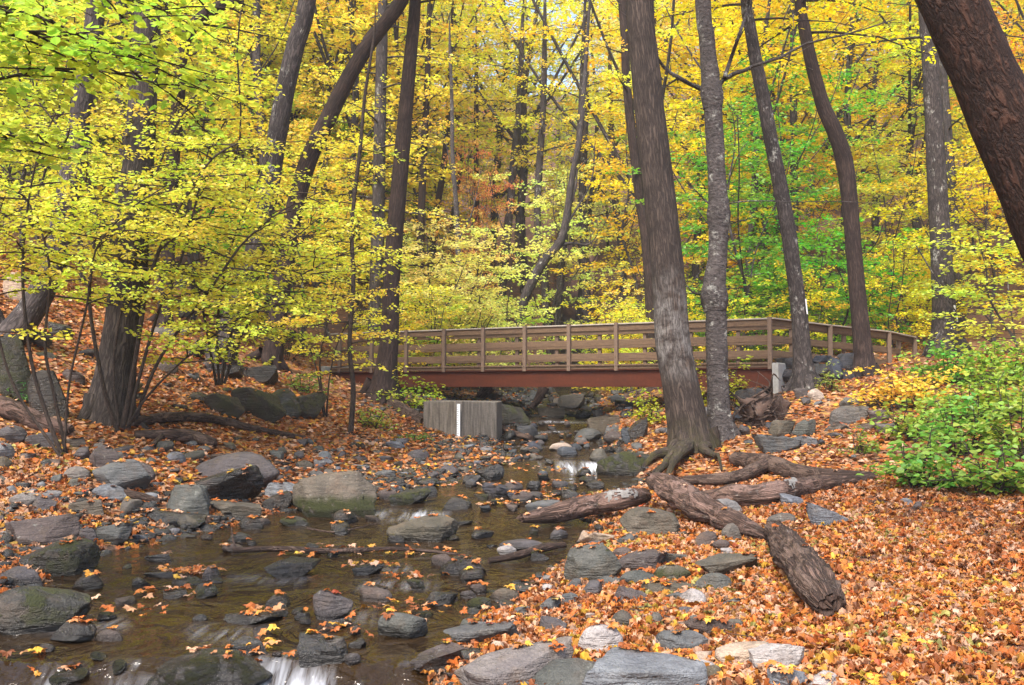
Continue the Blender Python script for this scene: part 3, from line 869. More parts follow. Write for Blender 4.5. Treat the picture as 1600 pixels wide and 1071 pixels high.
main_tree('broadleaf_tree', 'dark trunk slanting strongly to the right above the yellow shrubs',
          [(420, 600, 30), (432, 510, 29), (446, 410, 28), (462, 320, 28), (482, 250, 27), (508, 195, 27), (540, 130, 25), (572, 75, 24), (600, 38, 23), (632, -12, 22)], 25, M_BARK_D, YEL, ztop=16, seg=14, n=60, wob=.05, seed=14, crown=[HIGH(12, 2.6, .72, .98)])
main_tree('broadleaf_tree', 'massive grey trunk with a flared foot behind the shrub stems on the left bank',
          [(168, 662, 82), (174, 620, 70), (184, 560, 58), (194, 490, 56), (203, 420, 53), (210, 330, 50), (217, 240, 47), (223, 150, 44), (228, 70, 42), (232, 0, 40)], 16, M_BARK_L, YEL, ztop=18, seg=28, n=80, wob=.08, fl=(.12, .3), nroots=3, rootL=.45, ridge=.07, seed=15,
          crown=[HIGH(14, 3.2, .5, .98)])
main_tree('broadleaf_tree', 'curved grey trunk leaning from the left edge of the rocky slope',
          [(-40, 590, 52), (0, 545, 46), (35, 505, 42), (68, 450, 39), (90, 390, 37), (103, 320, 35), (116, 240, 33), (130, 150, 31), (142, 70, 30), (150, 0, 29)], 17.5, M_BARK_G, YG, ztop=16, seg=18, n=70, wob=.06, seed=16, crown=[HIGH(14, 3.0, .5, .98)])
main_tree('broadleaf_tree', 'dark trunk arching over to the right in the top left',
          [(255, 560, 24), (262, 400, 22), (270, 250, 21), (280, 140, 20), (284, 82, 20), (300, 42, 19), (328, 18, 18), (352, 6, 17), (378, -6, 17)], 24, M_BARK_D, YG, ztop=14, seg=12, n=50, seed=17, crown=[HIGH(14, 2.8, .45, .98)])
# ------------------------------------------------------------------ shrubs close to the stream on the left
def stems_thing(name, label, cat, stems, base, color, bark, seed, crown_kw, group=None, leaf_kw=None, extra=None):
    rng = np.random.default_rng(seed)
    wood, top = MB(), MB()
    for pts, r0, r1 in stems:
        P, r = resample(pts, 26, np.linspace(r0, r1, len(pts)))
        V, Q, uv = tube(P, r, 8, .12, 4, seed)
        wood.add(V, Q, uv)
        for kw in crown_kw:
            sprays(rng, wood, top, P, r, **kw)
    if extra:
        extra(rng, wood, top)
    root = empty(name, base, label, cat, group)
    wood.build('stems', bark, root, loc=base)
    top.build('foliage', M_LEAF, root, attrs=True, loc=base, color=color)
    return root

def pst(pts, Y, dY=0.0):
    return [at(a, b, Y + dY * i) for i, (a, b) in enumerate(pts)]

SH = lambda n, L, leaf=.073, t0=.3, **k: dict(n=int(n * 1.25), t0=t0, t1=1.0, length=L, elev=(-8, 22), droop=.07, twig=.55, tgap=.115, leaf=leaf, lgap=.05, shape='ovate', br=.5, twigr=.003, bare=.25, flat=.6, ratio=.8, **k)

b1 = hit(190, 672)
Y1 = b1[1]
stems_thing('shrub', 'many stemmed yellow shrub arching from the left bank in front of the massive trunk', 'shrub', [
    (pst([(190, 674), (205, 600), (218, 520), (232, 440), (262, 360), (300, 290), (335, 245), (370, 225)], Y1, -.06), 0.0450, 0.0125),
    (pst([(178, 672), (172, 590), (190, 500), (212, 420), (228, 345), (205, 270), (185, 195)], Y1 + .2, .05), 0.0390, 0.0109),
    (pst([(200, 674), (215, 600), (250, 480), (285, 400), (300, 340), (318, 265), (335, 200)], Y1 + .15, .1), 0.0330, 0.0109),
    (pst([(185, 676), (165, 620), (140, 480), (145, 400), (150, 330), (120, 255), (95, 205), (60, 160)], Y1 - .2, -.08), 0.0360, 0.0109),
    (pst([(205, 672), (250, 560), (330, 450), (380, 380), (440, 330), (500, 300)], Y1 + .3, .1), 0.0330, 0.0094),
    (pst([(193, 676), (230, 620), (290, 560), (370, 500), (440, 470)], Y1 + .1, .05), 0.0240, 0.0078),
    (pst([(186, 674), (180, 540), (235, 300), (290, 170), (350, 110)], Y1 + .1, .05), 0.0330, 0.0094)], b1, YG, M_BARK_S, 21, [SH(15, 1.3, t0=.40)])
b2 = hit(98, 714)
Y2 = b2[1]
stems_thing('shrub', 'thin dark stems rising from the leaf litter at the far left with yellow leaves above', 'shrub', [
    (pst([(98, 716), (75, 655), (52, 580), (40, 500), (35, 420), (42, 330), (60, 240), (90, 170)], Y2, -.05), 0.0325, 0.0091),
    (pst([(104, 714), (85, 620), (70, 540), (78, 430), (60, 350), (20, 280), (-20, 240)], Y2 + .15, -.06), 0.0275, 0.0078),
    (pst([(100, 716), (108, 600), (135, 480), (150, 390), (200, 330), (260, 290)], Y2 + .1, -.1), 0.0200, 0.0078),
    (pst([(95, 716), (20, 600), (-10, 480), (-15, 380), (10, 300)], Y2 - .2, -.1), 0.0225, 0.0078)], b2, YG, M_BARK_S, 22, [SH(13, 1.2, t0=.5)])
b3 = hit(345, 600)
stems_thing('shrub', 'yellow shrub leaning right in front of the slanting trunks left of the bridge', 'shrub', [
    (pst([(345, 602), (362, 520), (400, 440), (440, 390), (500, 340)], 17, .1), 0.0300, 0.0078),
    (pst([(350, 600), (380, 520), (440, 450), (510, 410), (570, 380)], 17, .1), 0.0275, 0.0078),
    (pst([(342, 602), (340, 500), (360, 390), (400, 290), (430, 220)], 17.2, .1), 0.0275, 0.0078),
    (pst([(338, 602), (320, 500), (300, 400), (300, 300), (320, 200)], 17.3, .1), 0.0275, 0.0078)], at(345, 600, 17), YG, M_BARK_S, 23, [SH(14, 1.5, t0=.25)])
b4 = hit(510, 650)
stems_thing('shrub', 'small yellow shrub with drooping sprays beside the bridge at its left end', 'shrub', [
    (pst([(510, 652), (515, 590), (530, 530), (560, 480), (600, 440)], b4[1] - .5, 0), 0.0200, 0.0065),
    (pst([(506, 652), (495, 580), (470, 500), (455, 430), (450, 350)], b4[1] - .5, .1), 0.0200, 0.0065),
    (pst([(508, 652), (500, 560), (520, 470), (530, 390), (545, 320)], b4[1] - .3, .1), 0.0200, 0.0065)], hit(510, 650), YEL, M_BARK_S, 24, [SH(8, 1.4, t0=.3)])
# a tree standing left of the view whose green boughs reach into the top left corner
lt = np.array([-5.4, 6.6, float(height(-5.4, 6.6))])
rngl = np.random.default_rng(31)
wood, top = MB(), MB()
P, r = resample([lt + [0, 0, -.1], lt + [.05, .1, 2], lt + [.1, 0, 4], lt + [.2, .1, 6], lt + [.3, .2, 8.5]], 40, [.11, .09, .075, .05, .01])
V, Q, uv = tube(P, r, 12, .08, 3)
wood.add(V, Q, uv)
for pts, Yb, n_ in [([(-330, 120), (-120, 70), (0, 55), (70, 48), (135, 52), (200, 30)], 6.2, 9), ([(-330, 60), (-100, 20), (40, 20), (130, 58), (200, 85), (250, 105)], 6.4, 10),
                    ([(-330, 160), (-60, 130), (60, 110), (150, 110), (240, 130), (270, 150)], 6.8, 9), ([(-330, 240), (-160, 235), (-20, 215), (60, 225), (120, 240)], 6.5, 7), ([(-330, -40), (-60, -40), (100, -20), (200, -5), (260, 20)], 6.6, 9)]:
    q = [P[np.argmin(np.abs(P[:, 2] - at(*pts[0], Yb)[2]))]] + pst(pts[1:], Yb, .04)
    PB, rb = limb(wood, q, .014, .003, 20, 6)
    sprays(rngl, wood, top, PB, rb, n=int(n_ * 2.4), t0=.25, t1=1, length=.70, elev=(-12, 18), droop=.15, twig=.34, tgap=.085, leaf=.075, lgap=.05, shape='ovate', br=.4, twigr=.0015, bare=.15, ratio=.85, az0=0, azs=PI, flat=.4)
sprays(rngl, wood, top, P, r, n=16, t0=.45, t1=.98, length=1.6, elev=(0, 25), twig=.5, tgap=.14, leaf=.07, lgap=.06, shape='ovate', az0=PI, azs=1.4)
root = empty('broadleaf_tree', lt, 'near green leaved boughs reaching in from the left edge at the top', 'tree')
wood.build('trunk', M_BARK_S, root, loc=lt)
top.build('crown', M_LEAF, root, attrs=True, loc=lt, color=(.54, .66, .09))

# ------------------------------------------------------------------ trees behind the bridge: a few models, then copies
def model_tree(seed, H, r0, crown0, L, n, leaf, lgap, tgap, twig, curve=.5, limbs=5, elev=(-5, 30), tap=None, sides=10, droop=.03):
    rng = np.random.default_rng(seed)
    wood, top = MB(), MB()
    k = 7
    pts = np.zeros((k, 3))
    pts[:, 2] = np.linspace(-.3, H, k)
    pts[1:, :2] = np.cumsum(rng.normal(0, curve / k, (k - 1, 2)), 0) * 1.2
    P, r = resample(pts, 26, r0 * np.linspace(1, .06, k) ** .85)
    V, Q, uv = tube(P, flare(P, r, .4, .3), sides, .06, 1.5, seed)
    wood.add(V, Q, uv)
    stems = [(P, r, crown0, 1.0, n)]
    for i in range(limbs):
        t = rng.uniform(crown0 * .8, .7)
        j = int(t * 25)
        az = rng.uniform(0, 2 * PI)
        d = np.array([math.cos(az), math.sin(az), rng.uniform(.9, 1.8)])
        ll = H * (1 - t) * rng.uniform(.45, .75)
        q = [P[j], P[j] + d * ll * .4 + rng.normal(0, .15, 3), P[j] + d * ll * .7 + np.array([0, 0, .1 * ll]), P[j] + d * ll * .85 + np.array([0, 0, .3 * ll])]
        PL, rl = limb(wood, q, r[j] * .5, .015, 12, 6)
        stems.append((PL, rl, .3, 1.0, max(3, n // 7)))
    for (PP, rr, a, b, nn) in stems:
        sprays(rng, wood, top, PP, rr, n=nn, t0=a, t1=b, length=L, elev=elev, droop=droop, twig=twig, tgap=tgap, leaf=leaf, lgap=lgap, taper=tap or (lambda t: (1 - .65 * t) * (.55 + .45 * min(1, t * 4))), rmax=.05)
    return wood.mesh('trunk', M_BARK_G), top.mesh('crown', M_LEAF, True)

TALL = [model_tree(100 + i, 19 + i, .20 + .02 * i, .18 + .05 * (i % 3), 4.3, 52, .18, .085, .30, 1.3, 1.6, 5) for i in range(5)]
UNDER = [model_tree(200 + i, 7 + i, .07, .16, 2.9, 34, .13, .062, .20, 1.0, 1.2, 4, (-6, 20)) for i in range(4)]
LOW = [model_tree(300 + i, 3.2 + .5 * i, .035, .08, 1.7, 24, .11, .055, .16, .8, .8, 3, (-4, 24)) for i in range(3)]

def plant(model, p, color, rot, sc, label, name, cat, group):
    tm, cm = model
    e = empty(name, p, label, cat, group)
    e.rotation_euler = (0, 0, rot)
    e.scale = (sc[0], sc[0], sc[1])
    for nm, me in (('trunk', tm), ('crown', cm)):
        o = bpy.data.objects.new(nm, me)
        COL.objects.link(o)
        o.parent = e
        if nm == 'crown':
            o.color = (*color, 1)
    return e

rb = np.random.default_rng(77)
CNAME = {GOLD: 'golden', YEL: 'yellow', PALE: 'pale yellow', LIME: 'lime green', GREEN: 'green', DEEP: 'deep green', ORNG: 'orange', RED: 'red', YG: 'greenish yellow'}
def jit(c):
    return tuple(float(np.clip(v * rb.uniform(.88, 1.12), 0, .9)) for v in c)

def pick(px, Y, tall=True):
    u = rb.uniform()
    if px < 420:
        return YG if u < .45 else YEL if u < .75 else LIME if u < .92 else GREEN
    if px < 640:
        return YEL if u < .55 else YG if u < .8 else GOLD if u < .92 else GREEN
    if px < 800:
        return (PALE if u < .55 else LIME if u < .72 else YEL) if Y > 46 else (PALE if u < .6 else YG)
    if px < 1040:
        return (PALE if u < .5 else YEL if u < .85 else GOLD) if Y > 55 else GOLD if u < .42 else YEL if u < .75 else PALE if u < .93 else LIME
    if px < 1380:
        return (GREEN if u < .5 else LIME if u < .62 else GOLD) if Y < 48 and not tall else (GOLD if u < .7 else YEL if u < .85 else GREEN)
    return GOLD if u < .62 else YEL if u < .85 else ORNG if u < .88 else LIME

def gpt(px, Y):
    x = (px - 800) / F * Y
    return np.array([x, Y, float(height(x, Y))])

used = []
def free(p, d):
    for q in used:
        if (q[0] - p[0]) ** 2 + (q[1] - p[1]) ** 2 < d * d:
            return False
    used.append(p)
    return True

# placed one by one: (px of the stem, depth, model, colour, width scale, height scale, label)
HAND = [
    (735, 34.5, UNDER, 0, PALE, 1.0, .80, 'pale yellow tree with flat leaf layers rising just behind the middle of the handrail'),
    (655, 34, UNDER, 1, PALE, .9, .72, 'pale yellow layered tree behind the handrail near the reddish trunk'),
    (820, 37, LOW, 0, LIME, 1.2, 1.0, 'low lime green sapling behind the handrail'),
    (690, 33.5, LOW, 1, LIME, 1.2, .85, 'low lime green sapling under the pale yellow trees behind the bridge'),
    (1150, 33, UNDER, 2, GREEN, 1.15, 1.05, 'green leaved tree behind the slimmer scaly trunk'),
    (1245, 36, UNDER, 3, GREEN, 1.1, 1.15, 'tall green leaved tree behind the slender grey trunk'),
    (1300, 32.5, LOW, 2, GREEN, 1.4, 1.1, 'low green sapling behind the sloping handrail'),
    (1215, 33, LOW, 0, LIME, 1.3, .9, 'low lime green sapling behind the right end of the bridge'),
    (1385, 36, UNDER, 1, LIME, 1.0, .95, 'yellow green tree between the bent trunk and the blazed straight trunk'),
    (1075, 34, LOW, 2, YG, 1.3, 1.1, 'low yellow green sapling behind the thickest trunk'),
    (950, 36, LOW, 1, YEL, 1.3, .8, 'low yellow sapling above the handrail left of the thickest trunk'),
    (1555, 31, UNDER, 0, GOLD, 1.0, .95, 'golden leaved tree at the right edge behind the green bushes'),
    (1600, 26, LOW, 1, YG, 1.3, .9, 'yellow green sapling at the right edge behind the bushes'),
    (1440, 34, LOW, 0, GOLD, 1.1, .9, 'low golden sapling left of the blazed straight trunk'),
    (870, 42, UNDER, 2, PALE, 1.0, 1.0, 'pale yellow tree with loose layers beyond the forked leaning tree'),
    (1000, 40, UNDER, 3, GOLD, 1.1, 1.1, 'golden tree close left of the thickest trunk'),
    (735, 44, UNDER, 0, RED, .62, 1.25, 'orange red tree between the dark trunks behind the middle of the bridge'),
    (745, 66, UNDER, 2, ORNG, .9, 1.5, 'orange tree far up the valley left of centre'),
    (1590, 44, UNDER, 3, ORNG, 1.3, 1.4, 'orange tinged tree at the right edge on the slope'),
    (470, 33, UNDER, 0, YG, 1.2, 1.0, 'greenish yellow tree behind the shrubs left of the bridge'),
    (520, 38, UNDER, 1, YEL, 1.2, 1.3, 'yellow tree beyond the left end of the bridge'),
    (300, 27, UNDER, 2, YEL, 1.1, 1.0, 'yellow layered tree on the left slope behind the shrubs'),
    (130, 25, UNDER, 3, YG, 1.1, .95, 'greenish yellow tree on the left slope above the rocks'),
    (30, 23, UNDER, 0, YG, 1.0, .9, 'greenish yellow tree at the left edge on the rocky slope'),
    (400, 31, LOW, 2, GREEN, 1.3, 1.0, 'low green sapling in the shade of the left slope'),
]
for px, Y, mods, k, c, sx, sz, lab in HAND:
    p = gpt(px, Y)
    used.append(p)
    plant(mods[k % len(mods)], p, jit(c), rb.uniform(0, 6.28), (sx, sz), lab, 'broadleaf_tree', 'tree', 'trees behind the bridge')

def fill(n, Ya, Yb, mods, dmin, pxa=-260, pxb=1860, sc=(.85, 1.15), name='broadleaf_tree', what='tall {} tree among others on the wooded slope behind the bridge', grp='tall {} trees on the wooded slope'):
    made = 0
    for _ in range(n * 12):
        if made >= n:
            break
        px = rb.uniform(pxa, pxb)
        Y = math.sqrt(rb.uniform(Ya ** 2, Yb ** 2))
        if Y < 46 and 690 < px < 900 and mods is TALL:
            continue
        if mods is TALL and Y > 64 and 740 < px < 900:
            continue
        p = gpt(px, Y)
        if mods is not LOW and Y < 52 and 690 < px < 800:
            continue
        if mods is LOW and Y < 37.1 and 770 < px < 960:
            continue
        if abs(channel(p[0], p[1])) < .8 or not free(p, dmin):
            continue
        c = pick(px, Y, mods is TALL)
        s = rb.uniform(*sc)
        plant(mods[int(rb.integers(len(mods)))], p, jit(c), rb.uniform(0, 6.28), (s * rb.uniform(.9, 1.1), s), what.format(CNAME[c]), name, 'tree', grp.format(CNAME[c]))
        made += 1
fill(50, 35, 58, TALL, 3.0)
fill(85, 58, 125, TALL, 3.6, sc=(1.0, 1.3))
fill(62, 38, 80, UNDER, 2.2, sc=(.9, 1.5), what='low {} tree under the tall ones on the wooded slope', grp='low {} trees on the wooded slope')
fill(26, 31.5, 37, LOW, 1.1, 600, 1450, (.7, 1.0), what='low {} sapling close behind the handrail', grp='low {} saplings close behind the handrail')
fill(34, 34, 60, LOW, 1.6, what='{} sapling on the leafy slope behind the bridge', grp='{} saplings on the slope')
fill(8, 22, 33, UNDER, 2.6, -500, 200, (.8, 1.1), what='{} tree on the steep left slope', grp='{} trees on the steep left slope')
fill(5, 20, 33, UNDER, 2.4, 1680, 2100, (.9, 1.2), what='{} tree on the slope right of the bushes', grp='{} trees right of the bushes')

# bare or thin trunks one can pick out behind the bridge
def thin(name, label, pts, Y, bark, ztop=21, extra=None, seed=50, crown=True, color=YEL):
    main_tree(name, label, pts, Y, bark, color, ztop=ztop, seg=10, n=40, wob=.06, nroots=0, seed=seed, extra=extra, fl=(.3, .3),
              crown=[HIGH(9, 2.4, .5, .98, .13)] if crown else None)
thin('broadleaf_tree', 'dark thin trunk right of the grey and reddish trunks', [(652, 500, 13), (656, 400, 13), (660, 290, 12), (664, 200, 11), (668, 120, 10)], 42, M_BARK_D, seed=51)
thin('broadleaf_tree', 'dark thin leaning trunk left of the pale sapling', [(668, 480, 12), (680, 350, 11), (692, 270, 10), (700, 190, 10)], 45, M_BARK_D, seed=52)
def fork_s(rng, wood, top, P, r):
    twiggy(rng, wood, pst([(716, 375), (735, 340), (745, 300), (752, 260)], 40), .04, .01, 10, 4, .8)
    twiggy(rng, wood, pst([(708, 290), (700, 240), (690, 190)], 40), .03, .01, 10, 4, .8)
thin('young_tree', 'pale slender sapling with upward twigs behind the handrail', [(718, 510, 9), (717, 430, 9), (715, 375, 9), (712, 310, 8), (707, 240, 7), (706, 160, 6), (703, 80, 5)], 40, M_BARK_B, 17, fork_s, 53, False)
thin('broadleaf_tree', 'thin dark upright trunk near the orange trees', [(746, 470, 9), (745, 390, 9), (745, 310, 8), (744, 235, 8), (744, 160, 8)], 50, M_BARK_D, seed=54)
thin('broadleaf_tree', 'dark trunk with a slight lean behind the middle of the bridge', [(778, 480, 15), (790, 390, 14), (798, 310, 13), (805, 235, 13), (812, 160, 12)], 46, M_BARK_G, seed=55)
thin('broadleaf_tree', 'grey trunk behind the forked leaning tree', [(862, 505, 13), (850, 430, 13), (840, 350, 12), (842, 270, 12), (847, 200, 11), (850, 120, 10)], 44, M_BARK_C, seed=56)
def fork_l(rng, wood, top, P, r):
    twiggy(rng, wood, pst([(872, 384), (895, 380), (918, 383), (932, 370)], 38), .07, .025, 10, 4, 1.0)
    twiggy(rng, wood, pst([(888, 330), (900, 290), (902, 240), (915, 190)], 38), .06, .02, 10, 4, 1.0)
    twiggy(rng, wood, pst([(880, 360), (905, 320), (925, 280), (930, 220)], 38), .05, .02, 10, 4, 1.0)
thin('broadleaf_tree', 'forked dark tree leaning right behind the middle of the handrail', [(800, 525, 18), (815, 485, 17), (832, 440, 16), (852, 405, 15), (876, 378, 14), (886, 335, 12), (895, 270, 10), (908, 200, 9)], 38, M_BARK_G, 19, fork_l, 57, False)
thin('broadleaf_tree', 'grey upright trunk right of the forked leaning tree', [(868, 505, 12), (876, 430, 12), (884, 360, 11), (898, 270, 10), (906, 200, 10)], 43, M_BARK_C, seed=58)
thin('broadleaf_tree', 'brown trunk halfway between forked tree and thickest trunk', [(920, 490, 15), (914, 400, 14), (910, 320, 13), (912, 230, 13), (915, 140, 12)], 48, M_BARK_G, seed=59)
thin('broadleaf_tree', 'thin trunk left of the thickest trunk beyond the bridge', [(976, 480, 12), (972, 400, 11), (960, 300, 11), (955, 200, 10)], 50, M_BARK_G, seed=60)
thin('broadleaf_tree', 'dark curved trunk partly hidden behind the thickest trunk', [(1022, 500, 17), (1012, 400, 17), (1000, 310, 16), (990, 230, 15), (980, 140, 14), (976, 60, 13), (972, 0, 13)], 33, M_BARK_D, 19, None, 61)
thin('broadleaf_tree', 'thin grey trunk among the green leaves on the right', [(1238, 500, 14), (1240, 400, 14), (1241, 300, 13), (1240, 200, 12), (1240, 100, 12)], 42, M_BARK_G, seed=62, color=GREEN)
thin('broadleaf_tree', 'dark trunk high between the leaning trunks in the top left', [(420, 520, 16), (425, 400, 15), (412, 250, 14), (402, 120, 13), (400, 0, 12)], 34, M_BARK_G, seed=63)
thin('broadleaf_tree', 'grey trunk behind the curved trunk at the left', [(165, 470, 22), (152, 330, 21), (145, 200, 20), (140, 100, 19)], 28, M_BARK_G, seed=64, color=YG)
# ------------------------------------------------------------------ footbridge
M_WOOD = plain('weathered_board', (.17, .107, .058), .8, .3, 3.0, .35, .006, (1.2, 1.2, 14), (.08, .047, .032))
M_WOODP = plain('weathered_post', (.165, .108, .074), .8, .22, 3.0, .3, .006, (14, 14, 1.5), (.13, .09, .065))
M_CAP = plain('grey_cap_board', (.36, .32, .27), .8, .2, 4.0, .3, .005, None, (.25, .21, .17))
M_STEEL = plain('red_painted_steel', (.090, .0225, .0095), .6, .2, 1.6, .12, .004, (.6, .6, 3), (.06, .016, .008), spec=.2)
M_CONC = plain('stained_concrete', (.19, .165, .14), .85, .22, 3.0, .35, .008, (6, 6, .5), (.055, .046, .036))
M_CONCL = plain('pale_concrete', (.24, .235, .22), .85, .12, 6.0, .2, .005, None, (.36, .35, .33))
M_WHITE = plain('white_enamel', (.78, .79, .80), .4, .05, 20, .05, .001, None, (.70, .71, .73))
M_PAINT = plain('white_blaze_paint', (.80, .80, .80), .6, .06, 20, .1, .002, None, (.7, .7, .7))
M_BLACK = plain('black_marking', (.02, .02, .02), .5, .05)

def beam(mb, a, b, w, h, mat=0, up=None, bev=.006):
    """board from a to b: w across, h up, lightly chamfered"""
    a, b = np.asarray(a, float), np.asarray(b, float)
    T = unit(b - a)
    up = np.array([0, 0, 1.0]) if up is None else np.asarray(up, float)
    Sd = unit(np.cross(T, up)); U = np.cross(Sd, T)
    e = bev
    prof = [(-w / 2 + e, -h / 2), (w / 2 - e, -h / 2), (w / 2, -h / 2 + e), (w / 2, h / 2 - e), (w / 2 - e, h / 2), (-w / 2 + e, h / 2), (-w / 2, h / 2 - e), (-w / 2, -h / 2 + e)]
    V = np.array([p + Sd * x + U * y for p in (a, b) for x, y in prof])
    Q = [[i, (i + 1) % 8, 8 + (i + 1) % 8, 8 + i] for i in range(8)]
    mb.add(V, Q, mat=mat, smooth=False)
    n0 = mb.n - 16
    for s in ([0, 1, 2, 3], [0, 3, 4, 7], [4, 5, 6, 7]):
        mb.Fs.append((np.array([s[::-1]]) + n0, mat, np.zeros(1), np.zeros(1), False))
        mb.Fs.append((np.array([s]) + 8 + n0, mat, np.zeros(1), np.zeros(1), False))
    return mb

BR = np.array([6.25, 24.0, 0.0]); BL = np.array([-5.55, 31.05, 0.0])
bd = unit(BL - BR); bn = np.array([-bd[1], bd[0], 0]); bn = bn if bn[1] > 0 else -bn
BW = 1.75
BLEN = float(np.linalg.norm(BL - BR))
Z_RAIL, Z_DECK, Z_BEAM0, Z_BEAM1 = 3.37, 2.30, 1.70, 2.16
bp = lambda s, n, z: BR + bd * s + bn * n + np.array([0, 0, z])
bridge = empty('footbridge', bp(BLEN / 2, BW / 2, Z_BEAM0), 'wooden railed footbridge with a red steel girder across the stream', 'bridge')
bl = bridge.location
def part(mb, name, mat, label=None, parent=None):
    o = mb.build(name, mat, parent or bridge, loc=np.array(bl))
    if label:
        o['label'] = label
    return o
for n_ in (-.02, BW + .02):                         # I-section girders
    m = MB()
    beam(m, bp(-.1, n_, (Z_BEAM0 + Z_BEAM1) / 2), bp(BLEN + .1, n_, (Z_BEAM0 + Z_BEAM1) / 2), .02, Z_BEAM1 - Z_BEAM0 - .05)
    beam(m, bp(-.1, n_, Z_BEAM0 + .012), bp(BLEN + .1, n_, Z_BEAM0 + .012), .18, .024)
    beam(m, bp(-.1, n_, Z_BEAM1 - .012), bp(BLEN + .1, n_, Z_BEAM1 - .012), .18, .024)
    part(m, 'girder', M_STEEL)
m = MB()
k = int(BLEN / .15)
for i in range(k):                                   # deck planks
    s = (i + .5) * BLEN / k
    beam(m, bp(s, -.10, Z_DECK - .022), bp(s, BW + .10, Z_DECK - .022), BLEN / k - .008, .044)
part(m, 'deck', M_WOOD)
for n_, off in ((0, -1), (BW, 1)):
    m = MB()
    beam(m, bp(-.06, n_ - off * .0, Z_BEAM1 + .055), bp(BLEN + .06, n_, Z_BEAM1 + .055), .12, .088)
    part(m, 'deck_bearer', M_WOOD)
    rail = MB()
    for z, h in ((Z_RAIL - .115, .15), (2.87, .16), (2.51, .16)):
        beam(rail, bp(-.02, n_ + off * .0, z), bp(BLEN + .02, n_, z), .042, h)
    ro = part(rail, 'rail_boards', M_WOOD)
    cap = MB()
    beam(cap, bp(-.1, n_ - off * .02, Z_RAIL - .018), bp(BLEN + .1, n_ - off * .02, Z_RAIL - .018), .16, .038)
    part(cap, 'handrail_cap', M_CAP)
def t_at_px(px):
    a = (px - 800) / F
    return float((a * BR[1] - BR[0]) / (bd[0] - a * bd[1]))
POSTS = [1205, 1118, 1040, 965, 891, 822, 757, 696, 637, 583, 533]
for px in POSTS:
    s = np.clip(t_at_px(px), 0, BLEN)
    for n_, off in ((0, -1), (BW, 1)):
        q = MB()
        d = n_ + off * .072
        beam(q, bp(s, d, 2.13), bp(s, d, Z_RAIL - .03 + .045), .095, .10, up=bd)
        for zz in (2.26, 2.48):
            V, Qd, uv = tube([bp(s, d + off * .045, zz), bp(s, d + off * .062, zz)], [.014, .012], 6)
            q.add(V, Qd)
        part(q, 'post', M_WOODP)
# concrete seats at both ends
for s, nm in ((-.14, 'right'), (BLEN + .32, 'left')):
    m = MB()
    beam(m, bp(s, -.16, 1.72 if nm == 'right' else 1.9), bp(s, BW + .16, 1.72 if nm == 'right' else 1.9), .15, 1.12 if nm == 'right' else .9, bev=.02)
    part(m, 'abutment', M_CONCL)
# sloping handrail leading off the right end, turned away
AP = [BR + np.array([0, 0, 0]), at(1296, 560, 25.4), at(1388, 558, 27.2), at(1428, 556, 28.4)]
tops = [Z_RAIL, at(1296, 508, 25.4)[2], at(1388, 518, 27.2)[2], at(1428, 527, 28.4)[2]]
far_off = np.array([.25, 1.9, 0])
for side in (0, 1):
    pts = [np.array([a[0], a[1], z]) + (bn * BW * (1 if i == 0 else 1.0) if side else 0) for i, (a, z) in enumerate(zip(AP, tops))]
    for i in range(3):
        m, c = MB(), MB()
        a, b = pts[i], pts[i + 1]
        if side and i == 2:
            continue
        for dz, h in ((-.115, .15), (-.50, .16), (-.86, .16))[:3 if i < 2 else 1]:
            beam(m, a + [0, 0, dz], b + [0, 0, dz], .042, h)
        part(m, 'rail_boards', M_WOOD)
        beam(c, a + [.02, -.02, -.0175 + (.003 if i % 2 else 0)], b + [.02, -.02, -.0175 + (.003 if i % 2 else 0)], .16, .038)
        part(c, 'handrail_cap', M_CAP)
    for i in (1, 2, 3):
        if side and i == 3:
            continue
        q = MB()
        p = pts[i] + np.array([0, -.072 if not side else .072, 0])
        g = float(height(p[0], p[1]))
        beam(q, [p[0], p[1], g - .15], [p[0], p[1], p[2] - .03 + .03], .10, .11, up=[1, 0, 0])
        part(q, 'post', M_WOODP)

# white paint blazes on two trunks (paint is part of its tree)
def blaze(tree, P, r, px, py, Y, w, h, side):
    i = int(tpx(py, P, Y) * (len(P) - 1))
    c, rr = P[i], r[i] * 1.10
    m = MB()
    a = np.linspace(-w / 2 / rr, w / 2 / rr, 5) + side
    z = np.linspace(-h / 2, h / 2, 4)
    T = unit(P[min(i + 2, len(P) - 1)] - P[i - 2])
    V = [c + T * zz + np.array([math.sin(t), -math.cos(t), 0]) * (rr + .004) for zz in z for t in a]
    Qd = [[j * 5 + q, j * 5 + q + 1, (j + 1) * 5 + q + 1, (j + 1) * 5 + q] for j in range(3) for q in range(4)]
    m.add(np.array(V), Qd)
    m.build('paint_blaze', M_PAINT, tree, loc=np.array(tree.location))
blaze(trC, PC, rC, 1260, 476, 22, .06, .34, .75)
blaze(trE, PE, rE, 1484, 478, 28, .075, .17, .45)
blaze(trE, PE, rE, 1488, 491, 28, .075, .17, .62)
blaze(trE, PE, rE, 1475, 503, 28, .03, .04, .0)

